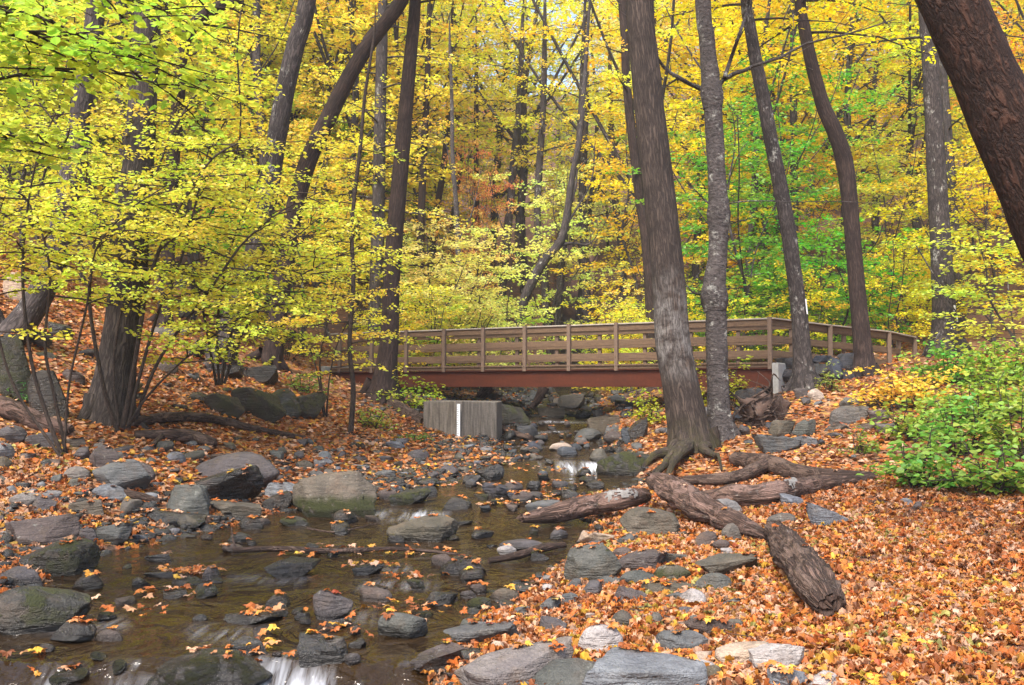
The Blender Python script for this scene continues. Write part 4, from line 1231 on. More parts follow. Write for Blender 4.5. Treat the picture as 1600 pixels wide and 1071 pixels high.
# ------------------------------------------------------------------ concrete block with a white staff gauge
gb = hit(716, 684)
Yg = gb[1]
gx = lambda px, Y: (px - 800) / F * Y
zt = at(716, 628, Yg)[2]
zb = gb[2] - .25
A_, B_, C_ = np.array([gx(662, Yg + .35), Yg + .35]), np.array([gx(713, Yg), Yg]), np.array([gx(776, Yg + .55), Yg + .55])
D_, E_ = C_ + [.12, .9], A_ + [.25, .9]
poly = [A_, B_, C_, D_, E_]
block = empty('weir_block', gb, 'stained concrete weir block with a white staff gauge on the left of the stream', 'concrete block')
m = MB()
V, e = [], .02
cen = np.mean(poly, 0)
for z, s in ((zb, 1), (zt - e, 1), (zt, .985)):
    V += [[*(cen + (p - cen) * s), z + (.02 * math.sin(i * 2.1) if z > zb else 0)] for i, p in enumerate(poly)]
Qd = [[k * 5 + i, k * 5 + (i + 1) % 5, (k + 1) * 5 + (i + 1) % 5, (k + 1) * 5 + i] for k in (0, 1) for i in range(5)]
m.add(np.array(V), Qd, smooth=False)
m.Fs.append((np.array([[10, 11, 12, 13, 14]]), 0, np.zeros(1), np.zeros(1), False))
m.build('concrete_body', M_CONC, block, loc=gb)
g0 = np.array([gx(716.5, Yg - .05), Yg - .05])
m = MB()
beam(m, [g0[0], g0[1], gb[2] - .05], [g0[0], g0[1], zt - .05], .075, .02, up=[0, -1, 0], bev=.002)
gs = m.build('staff_gauge', M_WHITE, block, loc=gb)
m = MB()
for i in range(int((zt - gb[2]) / .05)):
    z = gb[2] + i * .05
    w = .03 if i % 2 else .045
    beam(m, [g0[0] - .034, g0[1] - .0115, z], [g0[0] - .034 + w, g0[1] - .0115, z], .003, .008, bev=.0004)
mk = m.build('scale_marks', M_BLACK, gs, loc=gb)
# ------------------------------------------------------------------ rocks
RM = {
    'grey': rock_material('grey_rock', (0.067, 0.071, 0.073), (0.108, 0.108, 0.108), (0.041, 0.043, 0.045), .0, .5),
    'green': rock_material('greenish_rock', (0.057, 0.060, 0.052), (0.089, 0.089, 0.080), (0.038, 0.039, 0.034), .08, .35),
    'blue': rock_material('bluish_rock', (0.103, 0.109, 0.130), (0.158, 0.168, 0.185), (0.066, 0.071, 0.085), .0, .2),
    'purple': rock_material('purplish_rock', (0.054, 0.046, 0.050), (0.083, 0.071, 0.073), (0.037, 0.029, 0.032), .0, .35),
    'dark': rock_material('dark_wet_rock', (0.010, 0.010, 0.010), (0.026, 0.024, 0.022), (0.007, 0.007, 0.008), .08, .08, .32, True),
    'mossy': rock_material('mossy_rock', (0.069, 0.069, 0.063), (0.109, 0.107, 0.096), (0.046, 0.046, 0.041), .45, .7, .7, False, True),
    'mossd': rock_material('dark_mossy_rock', (0.014, 0.014, 0.010), (0.027, 0.026, 0.022), (0.010, 0.010, 0.008), .62, .15, .5, True),
    'pale': rock_material('pale_rock', (0.280, 0.245, 0.229), (0.356, 0.324, 0.301), (0.204, 0.170, 0.157), .0, .3),
    'slate': rock_material('dark_slate_rock', (0.024, 0.030, 0.041), (0.049, 0.058, 0.075), (0.015, 0.017, 0.024), .0, .1, .6),
}

def rock_mesh(seed, sub, kind):
    """kind: 'round', 'block' or 'slab' shapes by cutting a ball with planes, then roughening"""
    rg = np.random.default_rng(seed)
    bm = bmesh.new()
    bmesh.ops.create_icosphere(bm, subdivisions=sub, radius=1.0)
    V = np.array([v.co[:] for v in bm.verts])
    Fa = np.array([[v.index for v in f.verts] for f in bm.faces])
    bm.free()
    V = V * np.array([1.15, 1.15, 1.15])
    n = {'round': 7, 'block': 16, 'slab': 13}[kind]
    for i in range(n):
        d = unit(rg.normal(0, 1, 3) * np.array([1, 1, 1.0 if kind != 'slab' else .5]))
        h = rg.uniform(.62, .95) if kind == 'round' else rg.uniform(.50, .86)
        s = V @ d - h
        V = V - np.where(s > 0, s * (.75 if kind == 'round' else .96), 0)[:, None] * d
    if kind != 'round':
        d = unit(np.array([rg.normal(0, .18), rg.normal(0, .18), 1]))
        s = V @ d - (.55 if kind == 'block' else .45)
        V = V - np.where(s > 0, s * .95, 0)[:, None] * d
    nrm = unit(V)
    V = V + nrm * (.10 * fbm(V * 1.6 + seed, 3, seed) + .035 * fbm(V * 5 + seed, 3, seed + 1))[:, None]
    if sub > 4:
        V = V + nrm * (.012 * fbm(V * 16, 3, seed + 2))[:, None]
    V = V / np.array([np.ptp(V[:, 0]), np.ptp(V[:, 1]), np.ptp(V[:, 2])]) * 1.0
    V = V - (V.max(0) + V.min(0)) / 2
    return V, Fa

_rm = {}
def rmesh(kind, v, sub):
    k = (kind, v, sub)
    if k not in _rm:
        V, Fa = rock_mesh(1000 + v * 7 + len(kind), sub, kind)
        me = MB().add(V, Fa).mesh('rock', RM['grey'])
        _rm[k] = (me, V)
    return _rm[k]

ROCKS = []      # (matrix, local verts) for laying leaves on them
def put_rock(name, p, sx, sy, sz, rot, kind, v, sub, mat, label=None, group=None, tilt=(0, 0), cat='rock'):
    me, V = rmesh(kind, v, sub)
    o = bpy.data.objects.new(name, me)
    COL.objects.link(o)
    o.location, o.scale, o.rotation_euler = p, (sx, sy, sz), (tilt[0], tilt[1], rot)
    o.material_slots[0].link = 'OBJECT'
    o.material_slots[0].material = RM[mat]
    lv = float(water_z(p[0], p[1])) if float(channel(p[0], p[1])) > -.45 else -50.0
    o.color = (lv, 0, 0, 1)
    tag(o, label, cat, group)
    ROCKS.append((o, V, max(sx, sy), False))
    return o

# (centre px, bottom py, width px, visible height px, kind, material, tilt, label)
RT = [
    (517, 808, 126, 66, 'block', 'mossy', 0, 'largest grey boulder at the left waterline with a band of moss at its foot'),
    (656, 847, 102, 38, 'round', 'green', 0, 'smooth oval greenish boulder alone in the middle of the stream'),
    (360, 757, 135, 46, 'round', 'purple', .12, 'long smooth purple grey boulder among leaves above the left waterline'),
    (184, 771, 86, 46, 'block', 'grey', .2, 'grey boulder with a pale face beside the small bluish rock on the left bank'),
    (160, 736, 50, 34, 'slab', 'purple', .25, 'tilted dark rock just above the grey boulder with a pale face'),
    (210, 752, 50, 26, 'round', 'purple', .1, 'small purplish rock right of the tilted dark rock'),
    (332, 788, 140, 44, 'slab', 'dark', .24, 'dark tilted slab behind the light green grey boulder'),
    (289, 806, 72, 46, 'block', 'green', .1, 'light green grey boulder resting on a flat dark slab'),
    (268, 822, 104, 24, 'slab', 'dark', 0, 'flat dark slab under the light green grey boulder'),
    (366, 814, 92, 28, 'slab', 'green', .05, 'flat green grey slab at the waterline right of the light green boulder'),
    (437, 780, 52, 24, 'slab', 'blue', -.2, 'bluish slab leaning on the left side of the largest boulder'),
    (432, 800, 48, 26, 'block', 'dark', .2, 'dark wedge rock against the foot of the largest boulder'),
    (390, 828, 36, 18, 'round', 'dark', 0, 'small dark rock at the waterline below the flat green grey slab'),
    (458, 824, 50, 14, 'slab', 'mossd', 0, 'low mossy flat rock in the water before the largest boulder'),
    (165, 783, 50, 23, 'round', 'blue', 0, 'small bluish oval rock below the grey boulder with a pale face'),
    (132, 806, 62, 24, 'slab', 'green', 0, 'flat greenish slab in the leaves on the left bank'),
    (35, 792, 46, 20, 'round', 'blue', 0, 'bluish rock among leaves near the left edge'),
    (62, 800, 40, 22, 'block', 'purple', 0, 'dark purple rock touching the bluish rock near the left edge'),
    (48, 855, 112, 44, 'slab', 'purple', .05, 'big dark flat topped slab at the left edge above the mossy round boulder'),
    (76, 902, 106, 56, 'round', 'mossd', 0, 'round boulder half covered in moss at the left waterline'),
    (168, 852, 78, 30, 'slab', 'green', .18, 'tilted green grey slab at the left waterline'),
    (134, 850, 34, 24, 'round', 'purple', 0, 'small purple rock left of the tilted green grey slab'),
    (26, 920, 66, 28, 'slab', 'purple', 0, 'dark slab at the left edge between the two mossy boulders'),
    (44, 990, 140, 72, 'round', 'mossd', 0, 'big dark moss covered boulder at the lower left edge'),
    (106, 1008, 68, 34, 'block', 'dark', 0, 'dark wet rock in the fast water at lower left'),
    (300, 1092, 215, 76, 'round', 'mossd', 0, 'biggest dark wet boulder at the bottom edge left of the white fall'),
    (451, 905, 74, 28, 'block', 'dark', 0, 'dark pointed rock in the middle of the pool'),
    (516, 970, 60, 44, 'block', 'purple', 0, 'brownish pointed rock standing in the lower pool'),
    (394, 978, 92, 20, 'slab', 'dark', 0, 'flat wet rock in the lower pool carrying a red leaf'),
    (250, 905, 60, 12, 'slab', 'dark', 0, 'low flat wet rock in the pool on the left'),
    (245, 880, 46, 14, 'slab', 'dark', 0, 'small low wet rock near the left side of the pool'),
    (500, 1040, 80, 44, 'block', 'dark', 0, 'dark wet rock above the white fall at the bottom'),
    (385, 1030, 60, 26, 'slab', 'dark', 0, 'leaf topped wet rock behind the biggest dark boulder'),
    (626, 1000, 72, 40, 'round', 'green', 0, 'rounded green grey rock at the right side of the lower pool'),
    (720, 901, 74, 28, 'round', 'dark', 0, 'smooth dark rock right of the middle of the pool'),
    (690, 950, 46, 22, 'block', 'dark', 0, 'small dark rock in the lower pool above the rounded green grey rock'),
    (575, 900, 46, 18, 'slab', 'dark', 0, 'small wet rock in the pool topped with orange leaves'),
    (812, 862, 66, 16, 'slab', 'purple', 0, 'low flat rock in the pool near the right side'),
    (792, 871, 30, 16, 'round', 'pale', 0, 'small pale brown rock beside the low flat rock in the pool'),
    (925, 918, 94, 62, 'block', 'green', .1, 'large pyramid shaped greenish boulder at the right waterline'),
    (814, 924, 36, 16, 'round', 'dark', 0, 'small dark rock in the water left of the pyramid shaped boulder'),
    (952, 920, 44, 18, 'round', 'green', 0, 'low rock at the foot of the pyramid shaped boulder'),
    (752, 1014, 108, 38, 'slab', 'grey', .05, 'flat grey slab at the right waterline near the bottom'),
    (688, 1058, 88, 44, 'slab', 'purple', -.2, 'tilted purplish slab at the waterline near the bottom edge'),
    (806, 1085, 180, 76, 'slab', 'blue', .05, 'broad pale blue green slab at the bottom edge left of the mossy green one'),
    (902, 1090, 138, 56, 'round', 'green', 0, 'low greenish slab at the bottom edge between two bluish slabs'),
    (1008, 1100, 190, 76, 'slab', 'blue', -.05, 'broad blue grey slab at the bottom edge right of the greenish one'),
    (940, 1028, 66, 48, 'round', 'pale', 0, 'pale pinkish round stone in the leaves near the bottom'),
    (1068, 1026, 88, 38, 'block', 'grey', 0, 'grey flat topped rock right of the pale pinkish stone'),
    (1112, 1000, 74, 30, 'slab', 'purple', .05, 'purplish grey rock behind the grey flat topped rock'),
    (1175, 1046, 100, 40, 'slab', 'pale', 0, 'pale flat rock in the leaves at the bottom right'),
    (1222, 1055, 84, 46, 'block', 'pale', .1, 'pale rock with a sharp shadowed face touching the pale flat rock'),
    (1240, 1085, 66, 36, 'block', 'blue', .1, 'bluish rock at the bottom edge below the pale rocks'),
    (1290, 1085, 60, 32, 'round', 'pale', 0, 'small pale rock at the bottom edge right of the bluish rock'),
    (1378, 1008, 80, 12, 'slab', 'purple', 0, 'flat brown stone half buried in leaves at lower right'),
    (1008, 900, 78, 34, 'block', 'purple', .1, 'purplish angular rock right of the pyramid shaped boulder'),
    (1048, 888, 64, 24, 'slab', 'green', 0, 'flat green grey rock behind the purplish angular rock'),
    (1003, 920, 60, 26, 'round', 'green', 0, 'low green grey rock below the purplish angular rock'),
    (1052, 915, 58, 30, 'round', 'mossy', 0, 'rounded rock with fresh moss among the right waterline rocks'),
    (1050, 932, 84, 24, 'round', 'green', 0, 'long low green grey rock below the rounded mossy one'),
    (1138, 905, 98, 36, 'slab', 'green', .06, 'broad grey green slab in the leaves left of the rotten stump'),
    (1120, 930, 58, 30, 'round', 'green', 0, 'rounded grey green rock below the broad slab'),
    (1165, 925, 44, 16, 'slab', 'green', 0, 'small flat rock right of the rounded grey green rock'),
    (988, 950, 56, 28, 'slab', 'purple', -.15, 'brown purple rock in the leaves right of the water'),
    (858, 962, 40, 24, 'block', 'grey', 0, 'small grey rock at the right waterline below the pyramid shaped boulder'),
    (884, 950, 34, 20, 'block', 'grey', 0, 'small grey rock next to the pyramid shaped boulder'),
    (1024, 842, 98, 44, 'block', 'green', .12, 'large green grey boulder under the logs on the right bank'),
    (982, 852, 36, 16, 'round', 'green', 0, 'small round rock left of the large boulder under the logs'),
    (1134, 806, 54, 24, 'round', 'blue', 0, 'rounded bluish rock between the two long logs'),
    (1144, 850, 30, 28, 'round', 'grey', 0, 'small round grey rock under the split log'),
    (1222, 824, 42, 18, 'slab', 'grey', .15, 'tilted grey rock beside the rotten stump'),
    (1296, 827, 66, 32, 'slab', 'blue', -.2, 'tilted blue grey rock alone in the leaves on the right'),
    (1240, 795, 38, 18, 'block', 'blue', -.2, 'small bluish rock below the end of the long log'),
    (1204, 799, 30, 10, 'slab', 'green', 0, 'flat stone in the leaves below the long log'),
    (987, 747, 96, 38, 'round', 'mossd', 0, 'mossy boulder right beside the small white fall under the thickest trunk'),
    (931, 765, 28, 12, 'round', 'dark', 0, 'small dark rock in the pool below the white fall'),
    (765, 752, 44, 24, 'block', 'dark', 0, 'dark angular rock at the left side of the white fall'),
    (638, 790, 62, 22, 'slab', 'mossd', 0, 'mossy slab at the left waterline below the bridge'),
    (606, 782, 34, 16, 'round', 'purple', 0, 'small rock beside the mossy slab on the left bank'),
    (905, 796, 60, 14, 'round', 'mossd', 0, 'moss covered stone behind the lichen spotted log'),
    (848, 800, 50, 16, 'slab', 'grey', 0, 'flat grey stone behind the left end of the lichen spotted log'),
    (1220, 708, 72, 28, 'slab', 'grey', .05, 'flat grey rock below the pair of angular rocks on the right bank'),
    (1225, 684, 38, 24, 'block', 'green', 0, 'left one of the pair of angular rocks above the flat grey rock'),
    (1260, 684, 40, 26, 'block', 'green', 0, 'right one of the pair of angular rocks above the flat grey rock'),
    (1262, 700, 36, 16, 'slab', 'blue', 0, 'small slab right of the flat grey rock on the right bank'),
    (1328, 663, 66, 26, 'block', 'grey', 0, 'broad dark faced step stone at the foot of the stone steps'),
    (1333, 640, 34, 16, 'slab', 'grey', 0, 'upper left stone of the steps on the right bank'),
    (1378, 661, 34, 18, 'block', 'purple', 0, 'purple grey block in the stone steps'),
    (1376, 637, 40, 12, 'slab', 'grey', 0, 'flat stone in the top row of the steps'),
    (1412, 640, 38, 14, 'slab', 'grey', 0, 'right end stone in the top row of the steps'),
    (1310, 676, 40, 12, 'slab', 'grey', 0, 'flat stone below the broad dark faced step stone'),
    (1360, 674, 40, 12, 'slab', 'grey', 0, 'flat stone below the purple grey block'),
    (1392, 680, 38, 16, 'block', 'grey', 0, 'grey block at the edge of the green bush'),
    (1278, 627, 26, 16, 'round', 'pale', 0, 'rounded pale stone beneath the pile of dark slate by the bridge'),
    (1254, 626, 22, 16, 'block', 'purple', 0, 'dark brown stone left of the rounded pale stone'),
    (66, 652, 62, 66, 'block', 'dark', 0, 'upright dark brown boulder behind the thin stems at the left'),
    (8, 622, 60, 90, 'block', 'mossd', 0, 'dark mossy boulder at the left edge beyond the fallen log'),
    (348, 652, 58, 34, 'block', 'mossd', .1, 'left one of the dark mossy boulders on the left bank'),
    (400, 655, 80, 44, 'block', 'mossd', 0, 'largest of the dark mossy boulders on the left bank'),
    (440, 650, 52, 38, 'round', 'mossd', 0, 'rounded mossy boulder right of the largest dark mossy one'),
    (470, 655, 64, 38, 'block', 'mossd', 0, 'rightmost dark mossy rock behind the lowest shrub twigs'),
    (405, 600, 48, 26, 'block', 'dark', 0, 'dark angular rock above the mossy boulders on the left bank'),
    (350, 590, 48, 20, 'slab', 'dark', .1, 'dark flat rock behind the mossy boulders on the left bank'),
    (110, 600, 36, 18, 'slab', 'purple', .3, 'slanting dark slab behind the upright brown boulder'),
    (10, 692, 44, 24, 'round', 'purple', 0, 'purplish rock at the left edge below the fallen log'),
    (58, 700, 46, 22, 'slab', 'purple', 0, 'flat purplish rock right of the rock at the left edge'),
    (18, 470, 40, 38, 'block', 'pale', 0, 'pale grey rock high on the slope at the left edge'),
    (798, 668, 58, 34, 'block', 'mossd', .1, 'dark rounded rock right of the concrete block'),
    (782, 645, 40, 18, 'slab', 'dark', 0, 'dark flat rock behind the concrete block'),
    (893, 640, 40, 22, 'block', 'green', 0, 'pale green boulder under the bridge upstream'),
    (918, 648, 24, 12, 'round', 'blue', 0, 'small bluish stone in front of the pale green boulder'),
    (862, 655, 40, 16, 'slab', 'green', 0, 'flat green stone left of the bluish stone upstream'),
    (1000, 686, 34, 26, 'slab', 'dark', -.3, 'dark slanting rock left of the thickest trunk'),
    (945, 678, 48, 24, 'slab', 'green', -.1, 'sloping green grey rock by the rapids above the small fall'),
    (985, 692, 26, 22, 'block', 'slate', 0, 'dark blue rock by the rapids left of the thickest trunk'),
    (876, 706, 34, 12, 'round', 'pale', 0, 'pale stone in the stream above the small fall'),
    (920, 690, 40, 18, 'round', 'green', 0, 'low rock in the rapids below the sloping green grey rock'),
]
rr = np.random.default_rng(5)
for i, (px, py, w, h, kind, mat, tl, lab) in enumerate(RT):
    p = hit(px, py - 1)
    near = w > 70 and py > 780
    Y = p[1]
    wm, hm = w / F * Y, h / F * Y
    dm = wm * (.62 if kind == 'slab' else .75)
    view = (CAMZ - p[2]) / Y
    sz = max(hm - dm * view * .55, hm * .45) * 1.12
    c = p + np.array([0, dm * .38, 0])
    g = float(hfast(c[0], c[1])) if abs(c[0]) < 13.8 else float(height(c[0], c[1]))
    g = min(g, p[2] + .05)
    szz = sz * 1.45
    z = p[2] + sz - szz / 2
    put_rock('rock', (c[0], c[1], z), wm * 1.08, dm, szz, rr.uniform(-.25, .25) + (PI if rr.uniform() < .5 else 0), kind, int(rr.integers(5)) if not near else 5 + i % 9, 5 if near else 4, mat, lab, None, (rr.uniform(-.05, .05), tl))

# dark slate pile that holds the bridge end
for k, (px, py, w, h) in enumerate([(1234, 598, 34, 18), (1236, 580, 36, 20), (1278, 595, 34, 24), (1284, 574, 32, 18), (1308, 600, 30, 36), (1322, 582, 34, 26), (1326, 598, 26, 16), (1298, 612, 28, 16), (1240, 612, 30, 14), (1325, 568, 18, 14)]):
    Y = 24.2 if k != 8 else 23.2
    c = at(px, py - h / 2, Y + (.3 if py < 590 else 0))
    put_rock('rock', c, w / F * Y * 1.15, w / F * Y * .9, h / F * Y * 1.3, rr.uniform(-.4, .4), 'block', k % 5, 4, 'pale' if k == 9 else 'slate',
             'small white stone on top of the dark slate pile' if k == 9 else 'dark blue slate in the pile holding the right end of the bridge', None if k == 9 else 'dark slate pile at the bridge end', (rr.uniform(-.2, .2), rr.uniform(-.25, .25)))

for px, py, w, h, lab in [(1186, 645, 50, 40, 'largest dark slate block behind the torn up root mass'), (1164, 622, 42, 28, 'dark slate block behind the scaly trunk below the girder end'), (1204, 616, 36, 20, 'dark slate block below the pale concrete bridge seat'), (1166, 660, 38, 26, 'lowest dark slate block between scaly trunk and root mass')]:
    p = hit(px, py)
    s = p[1] / F
    put_rock('rock', p + [0, .2, h * s * .35], w * s * 1.1, w * s * .9, h * s * 1.4, rr.uniform(-.4, .4), 'block', int(rr.integers(5)), 4, 'slate', lab, None, (rr.uniform(-.2, .2), rr.uniform(-.3, .3)))

# loose stones: every one a thing
def loose(n, pxr, pyr, wr, mats, label, group, inwater=None, flatk=('round', 'slab', 'block'), vis=.6, nm='stone'):
    made, tries = 0, 0
    while made < n and tries < n * 30:
        tries += 1
        px, py = rr.uniform(*pxr), rr.uniform(*pyr)
        p = hit(px, py)
        d = float(channel(p[0], p[1]))
        if inwater is True and d < .05 or inwater is False and d > .05:
            continue
        w = rr.uniform(*wr) * rr.uniform(.55, 1.0)
        wm = w / F * p[1]
        if not free_r(p, wm * .55):
            continue
        kind = flatk[int(rr.integers(len(flatk)))]
        sz = wm * (rr.uniform(.3, .5) if kind == 'slab' else rr.uniform(.5, .75))
        put_rock(nm, (p[0], p[1], p[2] + sz * (vis - .5)), wm, wm * rr.uniform(.6, .9), sz, rr.uniform(0, 6.28), kind, int(rr.integers(5)), 3, mats[int(rr.integers(len(mats)))], label, group, (rr.uniform(-.2, .2), rr.uniform(-.2, .2)), 'stone')
        made += 1
rock_spots = [(o.location.x, o.location.y, s * .45) for o, V, s, lg in ROCKS if not lg]
def free_r(p, rad):
    for x, y, r in rock_spots:
        if (x - p[0]) ** 2 + (y - p[1]) ** 2 < (r * .8 + rad) ** 2:
            return False
    rock_spots.append((p[0], p[1], rad))
    return True
loose(95, (430, 800), (690, 792), (14, 40), ('grey', 'purple', 'blue', 'purple', 'green'), 'small stone on the leafy gravel of the left bank below the concrete block', 'small stones on the gravel below the concrete block', False)
loose(80, (-20, 430), (690, 880), (16, 54), ('purple', 'grey', 'blue', 'green'), 'small stone among the leaves on the left bank before the shrubs', 'small stones before the shrubs', False)
loose(110, (770, 1010), (612, 725), (12, 38), ('dark', 'green', 'grey', 'purple', 'dark', 'slate'), 'stone in the rapids upstream under and below the bridge', 'stones in the rapids', None, vis=.75, nm='river_stone')
loose(64, (60, 930), (760, 1065), (22, 62), ('dark', 'dark', 'purple', 'mossd'), 'low wet stone breaking the surface of the stream', 'low wet stones in the stream', True, ('slab', 'round', 'block'), .62, nm='river_stone')
loose(22, (735, 930), (738, 805), (22, 54), ('dark', 'purple', 'mossd', 'slate'), 'wet leaf strewn stone in the shallow bar left of the rotten log', 'stones of the shallow bar left of the log', None, vis=.7, nm='river_stone')
loose(84, (670, 1150), (830, 1075), (20, 66), ('grey', 'purple', 'pale', 'green'), 'small stone in the leaves along the right waterline', 'small stones along the right waterline', False, vis=.85)
loose(34, (1010, 1330), (606, 700), (18, 46), ('slate', 'grey', 'blue', 'purple'), 'grey rubble stone on the right bank between the big trunks and the stone steps', 'rubble around the root mass', False, vis=.75)
loose(26, (1130, 1450), (605, 800), (12, 28), ('grey', 'blue', 'purple'), 'small stone on the right bank around the steps', 'small stones around the steps', False)
loose(46, (-20, 480), (400, 660), (18, 56), ('purple', 'dark', 'dark', 'mossd', 'grey'), 'rock on the steep left slope among the trunks', 'rocks on the steep left slope', False)

# ------------------------------------------------------------------ fallen logs, roots and sticks
def log_thing(name, label, pts, radii, bark, seed, seg=26, n=50, wob=.16, ridge=.22, rough=.35, stubs=(), cat='log', ends=True, rn=9):
    P, r = resample(pts, n, radii)
    base = P[len(P) // 2].copy()
    m = MB()
    V, Q, uv = tube(P, r, seg, wob, 3.0, seed, ridge=ridge, ridgen=rn)
    V0 = V
    m.add(V, Q, uv)
    for sp, r0, r1 in stubs:
        Ps, rs = resample(sp, 14, np.linspace(r0, r1, len(sp)))
        V, Q, uv = tube(Ps, rs, 10, .2, 5, seed + 1)
        m.add(V, Q, uv)
    if ends:
        caps(m, P, r * .97, 18, mat=1, rough=rough, seed=seed)
    o = m.build(name, [bark, M_WOODEND], None, loc=base)
    tag(o, label, cat)
    Vr = V0.reshape(n, seg + 1, 3)
    cz = Vr[..., 2] - Vr[..., 2].mean(1, keepdims=True)
    ROCKS.append((o, Vr[cz > .62 * cz.max(1, keepdims=True)] - base, 0 if cat in ('branch', 'tree root') else .3, True))
    return o, P, r
g3 = lambda px, py, dz=0: hit(px, py) + np.array([0, 0, dz])
lg1 = log_thing('fallen_log', 'rotten log with a white lichen patch lying half in the stream', [g3(815, 826, .12), g3(870, 822, .16), g3(930, 818, .24), g3(975, 812, .25), g3(1008, 802, .22)], [.055, .13, .14, .13, .10], M_LOG, 61, 36, 80, .36, .28, .7)
log_thing('fallen_log', 'split log slanting down toward the viewer between bank and stump', [g3(1022, 800, .40), g3(1052, 808, .31), g3(1098, 822, .19), g3(1150, 838, .13), g3(1208, 853, .07)], [.11, .175, .155, .115, .06], M_LOG, 62, 40, 80, .50, .55, 1.3)
log_thing('tree_stump', 'ragged rotten stump piece pointing toward the viewer on the orange leaves', [g3(1212, 862, .17), g3(1238, 898, .19), g3(1265, 935, .16), g3(1290, 962, .11), g3(1300, 970, .08)], [.11, .165, .145, .12, .095], M_LOG_D, 63, 48, 80, .45, .60, .55, cat='stump')
lg2 = log_thing('fallen_log', 'long pale barked log lying behind the split log', [g3(1088, 792, .10), g3(1145, 796, .15), g3(1205, 792, .16), g3(1275, 772, .12), g3(1368, 752, .05)], [.09, .14, .155, .12, .035], M_LOG, 64, 32, 80, .32, .25, .6)
log_thing('fallen_log', 'broken branch log lying highest behind the others on the right bank', [g3(1150, 728, .10), g3(1200, 738, .12), g3(1250, 752, .11), g3(1310, 757, .10), g3(1368, 752, .06)], [.13, .15, .13, .10, .06], M_LOG_D, 65, 20, 50, .14, .15, .4,
          stubs=[([g3(1200, 738, .14), g3(1178, 750, .14), g3(1140, 762, .13), g3(1065, 764, .12)], .12, .07)])
log_thing('fallen_log', 'long dark fallen limb lying along the left bank behind the leaves', [g3(205, 668, .08), g3(260, 664, .12), g3(330, 666, .12), g3(400, 678, .08), g3(482, 690, .05)], [.09, .085, .08, .06, .04], M_LOG_D, 66, 14, 50, .14, .1, .3)
log_thing('fallen_log', 'short crooked rotten log below the long dark limb', [g3(212, 684, .05), g3(250, 690, .10), g3(295, 694, .12), g3(335, 702, .08)], [.06, .09, .11, .09], M_LOG_D, 67, 16, 40, .2, .2, .5,
          stubs=[([g3(255, 690, .1), g3(242, 700, .08), g3(234, 705, .03)], .05, .02)])
log_thing('fallen_log', 'reddish brown fallen trunk at the left edge behind the thin stems', [at(-60, 628, 14.5), g3(0, 650, .14), g3(50, 668, .12), g3(108, 682, .06)], [.17, .16, .14, .11], M_LOG, 68, 18, 40, .1, .15, .4)
log_thing('fallen_log', 'dark log slanting under the left end of the bridge to the concrete block', [at(588, 612, 26), at(615, 632, 25), at(640, 648, 24.2), at(665, 660, 23.7)], [.11, .15, .17, .16], M_LOG_D, 69, 16, 40, .1, .15, .3)
log_thing('fallen_log', 'fallen log under the bridge on the far right side of the stream', [at(940, 632, 31), at(975, 624, 31), at(1010, 614, 31.2), at(1040, 606, 31.4)], [.14, .17, .17, .15], M_LOG_D, 70, 14, 30, .1, .1, .3)
log_thing('fallen_log', 'thin log lying by the rapids right of the concrete block', [g3(775, 672, .1), g3(800, 683, .1), g3(830, 690, .08)], [.09, .08, .06], M_LOG_D, 71, 12, 24, .12, .1, .3)
log_thing('fallen_branch', 'dead branch jammed between rocks left of the light green boulder', [g3(190, 778, .06), g3(220, 785, .07), g3(250, 792, .06)], [.045, .05, .04], M_LOG_D, 72, 12, 24, .25, .2, .4, cat='branch')
log_thing('fallen_branch', 'long stick lying across the stream trapping leaves', [g3(365, 868, .05), g3(440, 866, .05), g3(520, 868, .04), g3(620, 866, .05), g3(718, 872, .03)], [.03, .032, .028, .022, .012], M_LOG_D, 73, 8, 40, .2, 0, .3, cat='branch',
          stubs=[([g3(368, 868, .05), g3(364, 858, .1), g3(361, 845, .14)], .014, .005)])
log_thing('fallen_branch', 'thin curved stick in the shallow pool left of the oval boulder', [g3(480, 833, .05), g3(520, 836, .03), g3(560, 832, .05), g3(590, 826, .06)], [.012, .011, .010, .006], M_LOG_D, 74, 6, 24, .1, 0, .3, cat='branch')
log_thing('fallen_branch', 'waterlogged branch lying in the pool beside the low flat rock', [g3(764, 882, .03), g3(810, 878, .06), g3(850, 866, .06), g3(882, 860, .05)], [.03, .05, .05, .03], M_LOG_D, 75, 12, 30, .3, .2, .4, cat='branch')
log_thing('fallen_branch', 'straight thin stick on the leaves left of the stump', [g3(985, 962, .04), g3(1020, 968, .04), g3(1050, 974, .03)], [.010, .009, .006], M_LOG_D, 76, 6, 16, .1, 0, .3, cat='branch')
M_LICH = plain('white_lichen', (.20, .195, .185), .9, .5, 14, .6, .01, None, (.13, .115, .105))
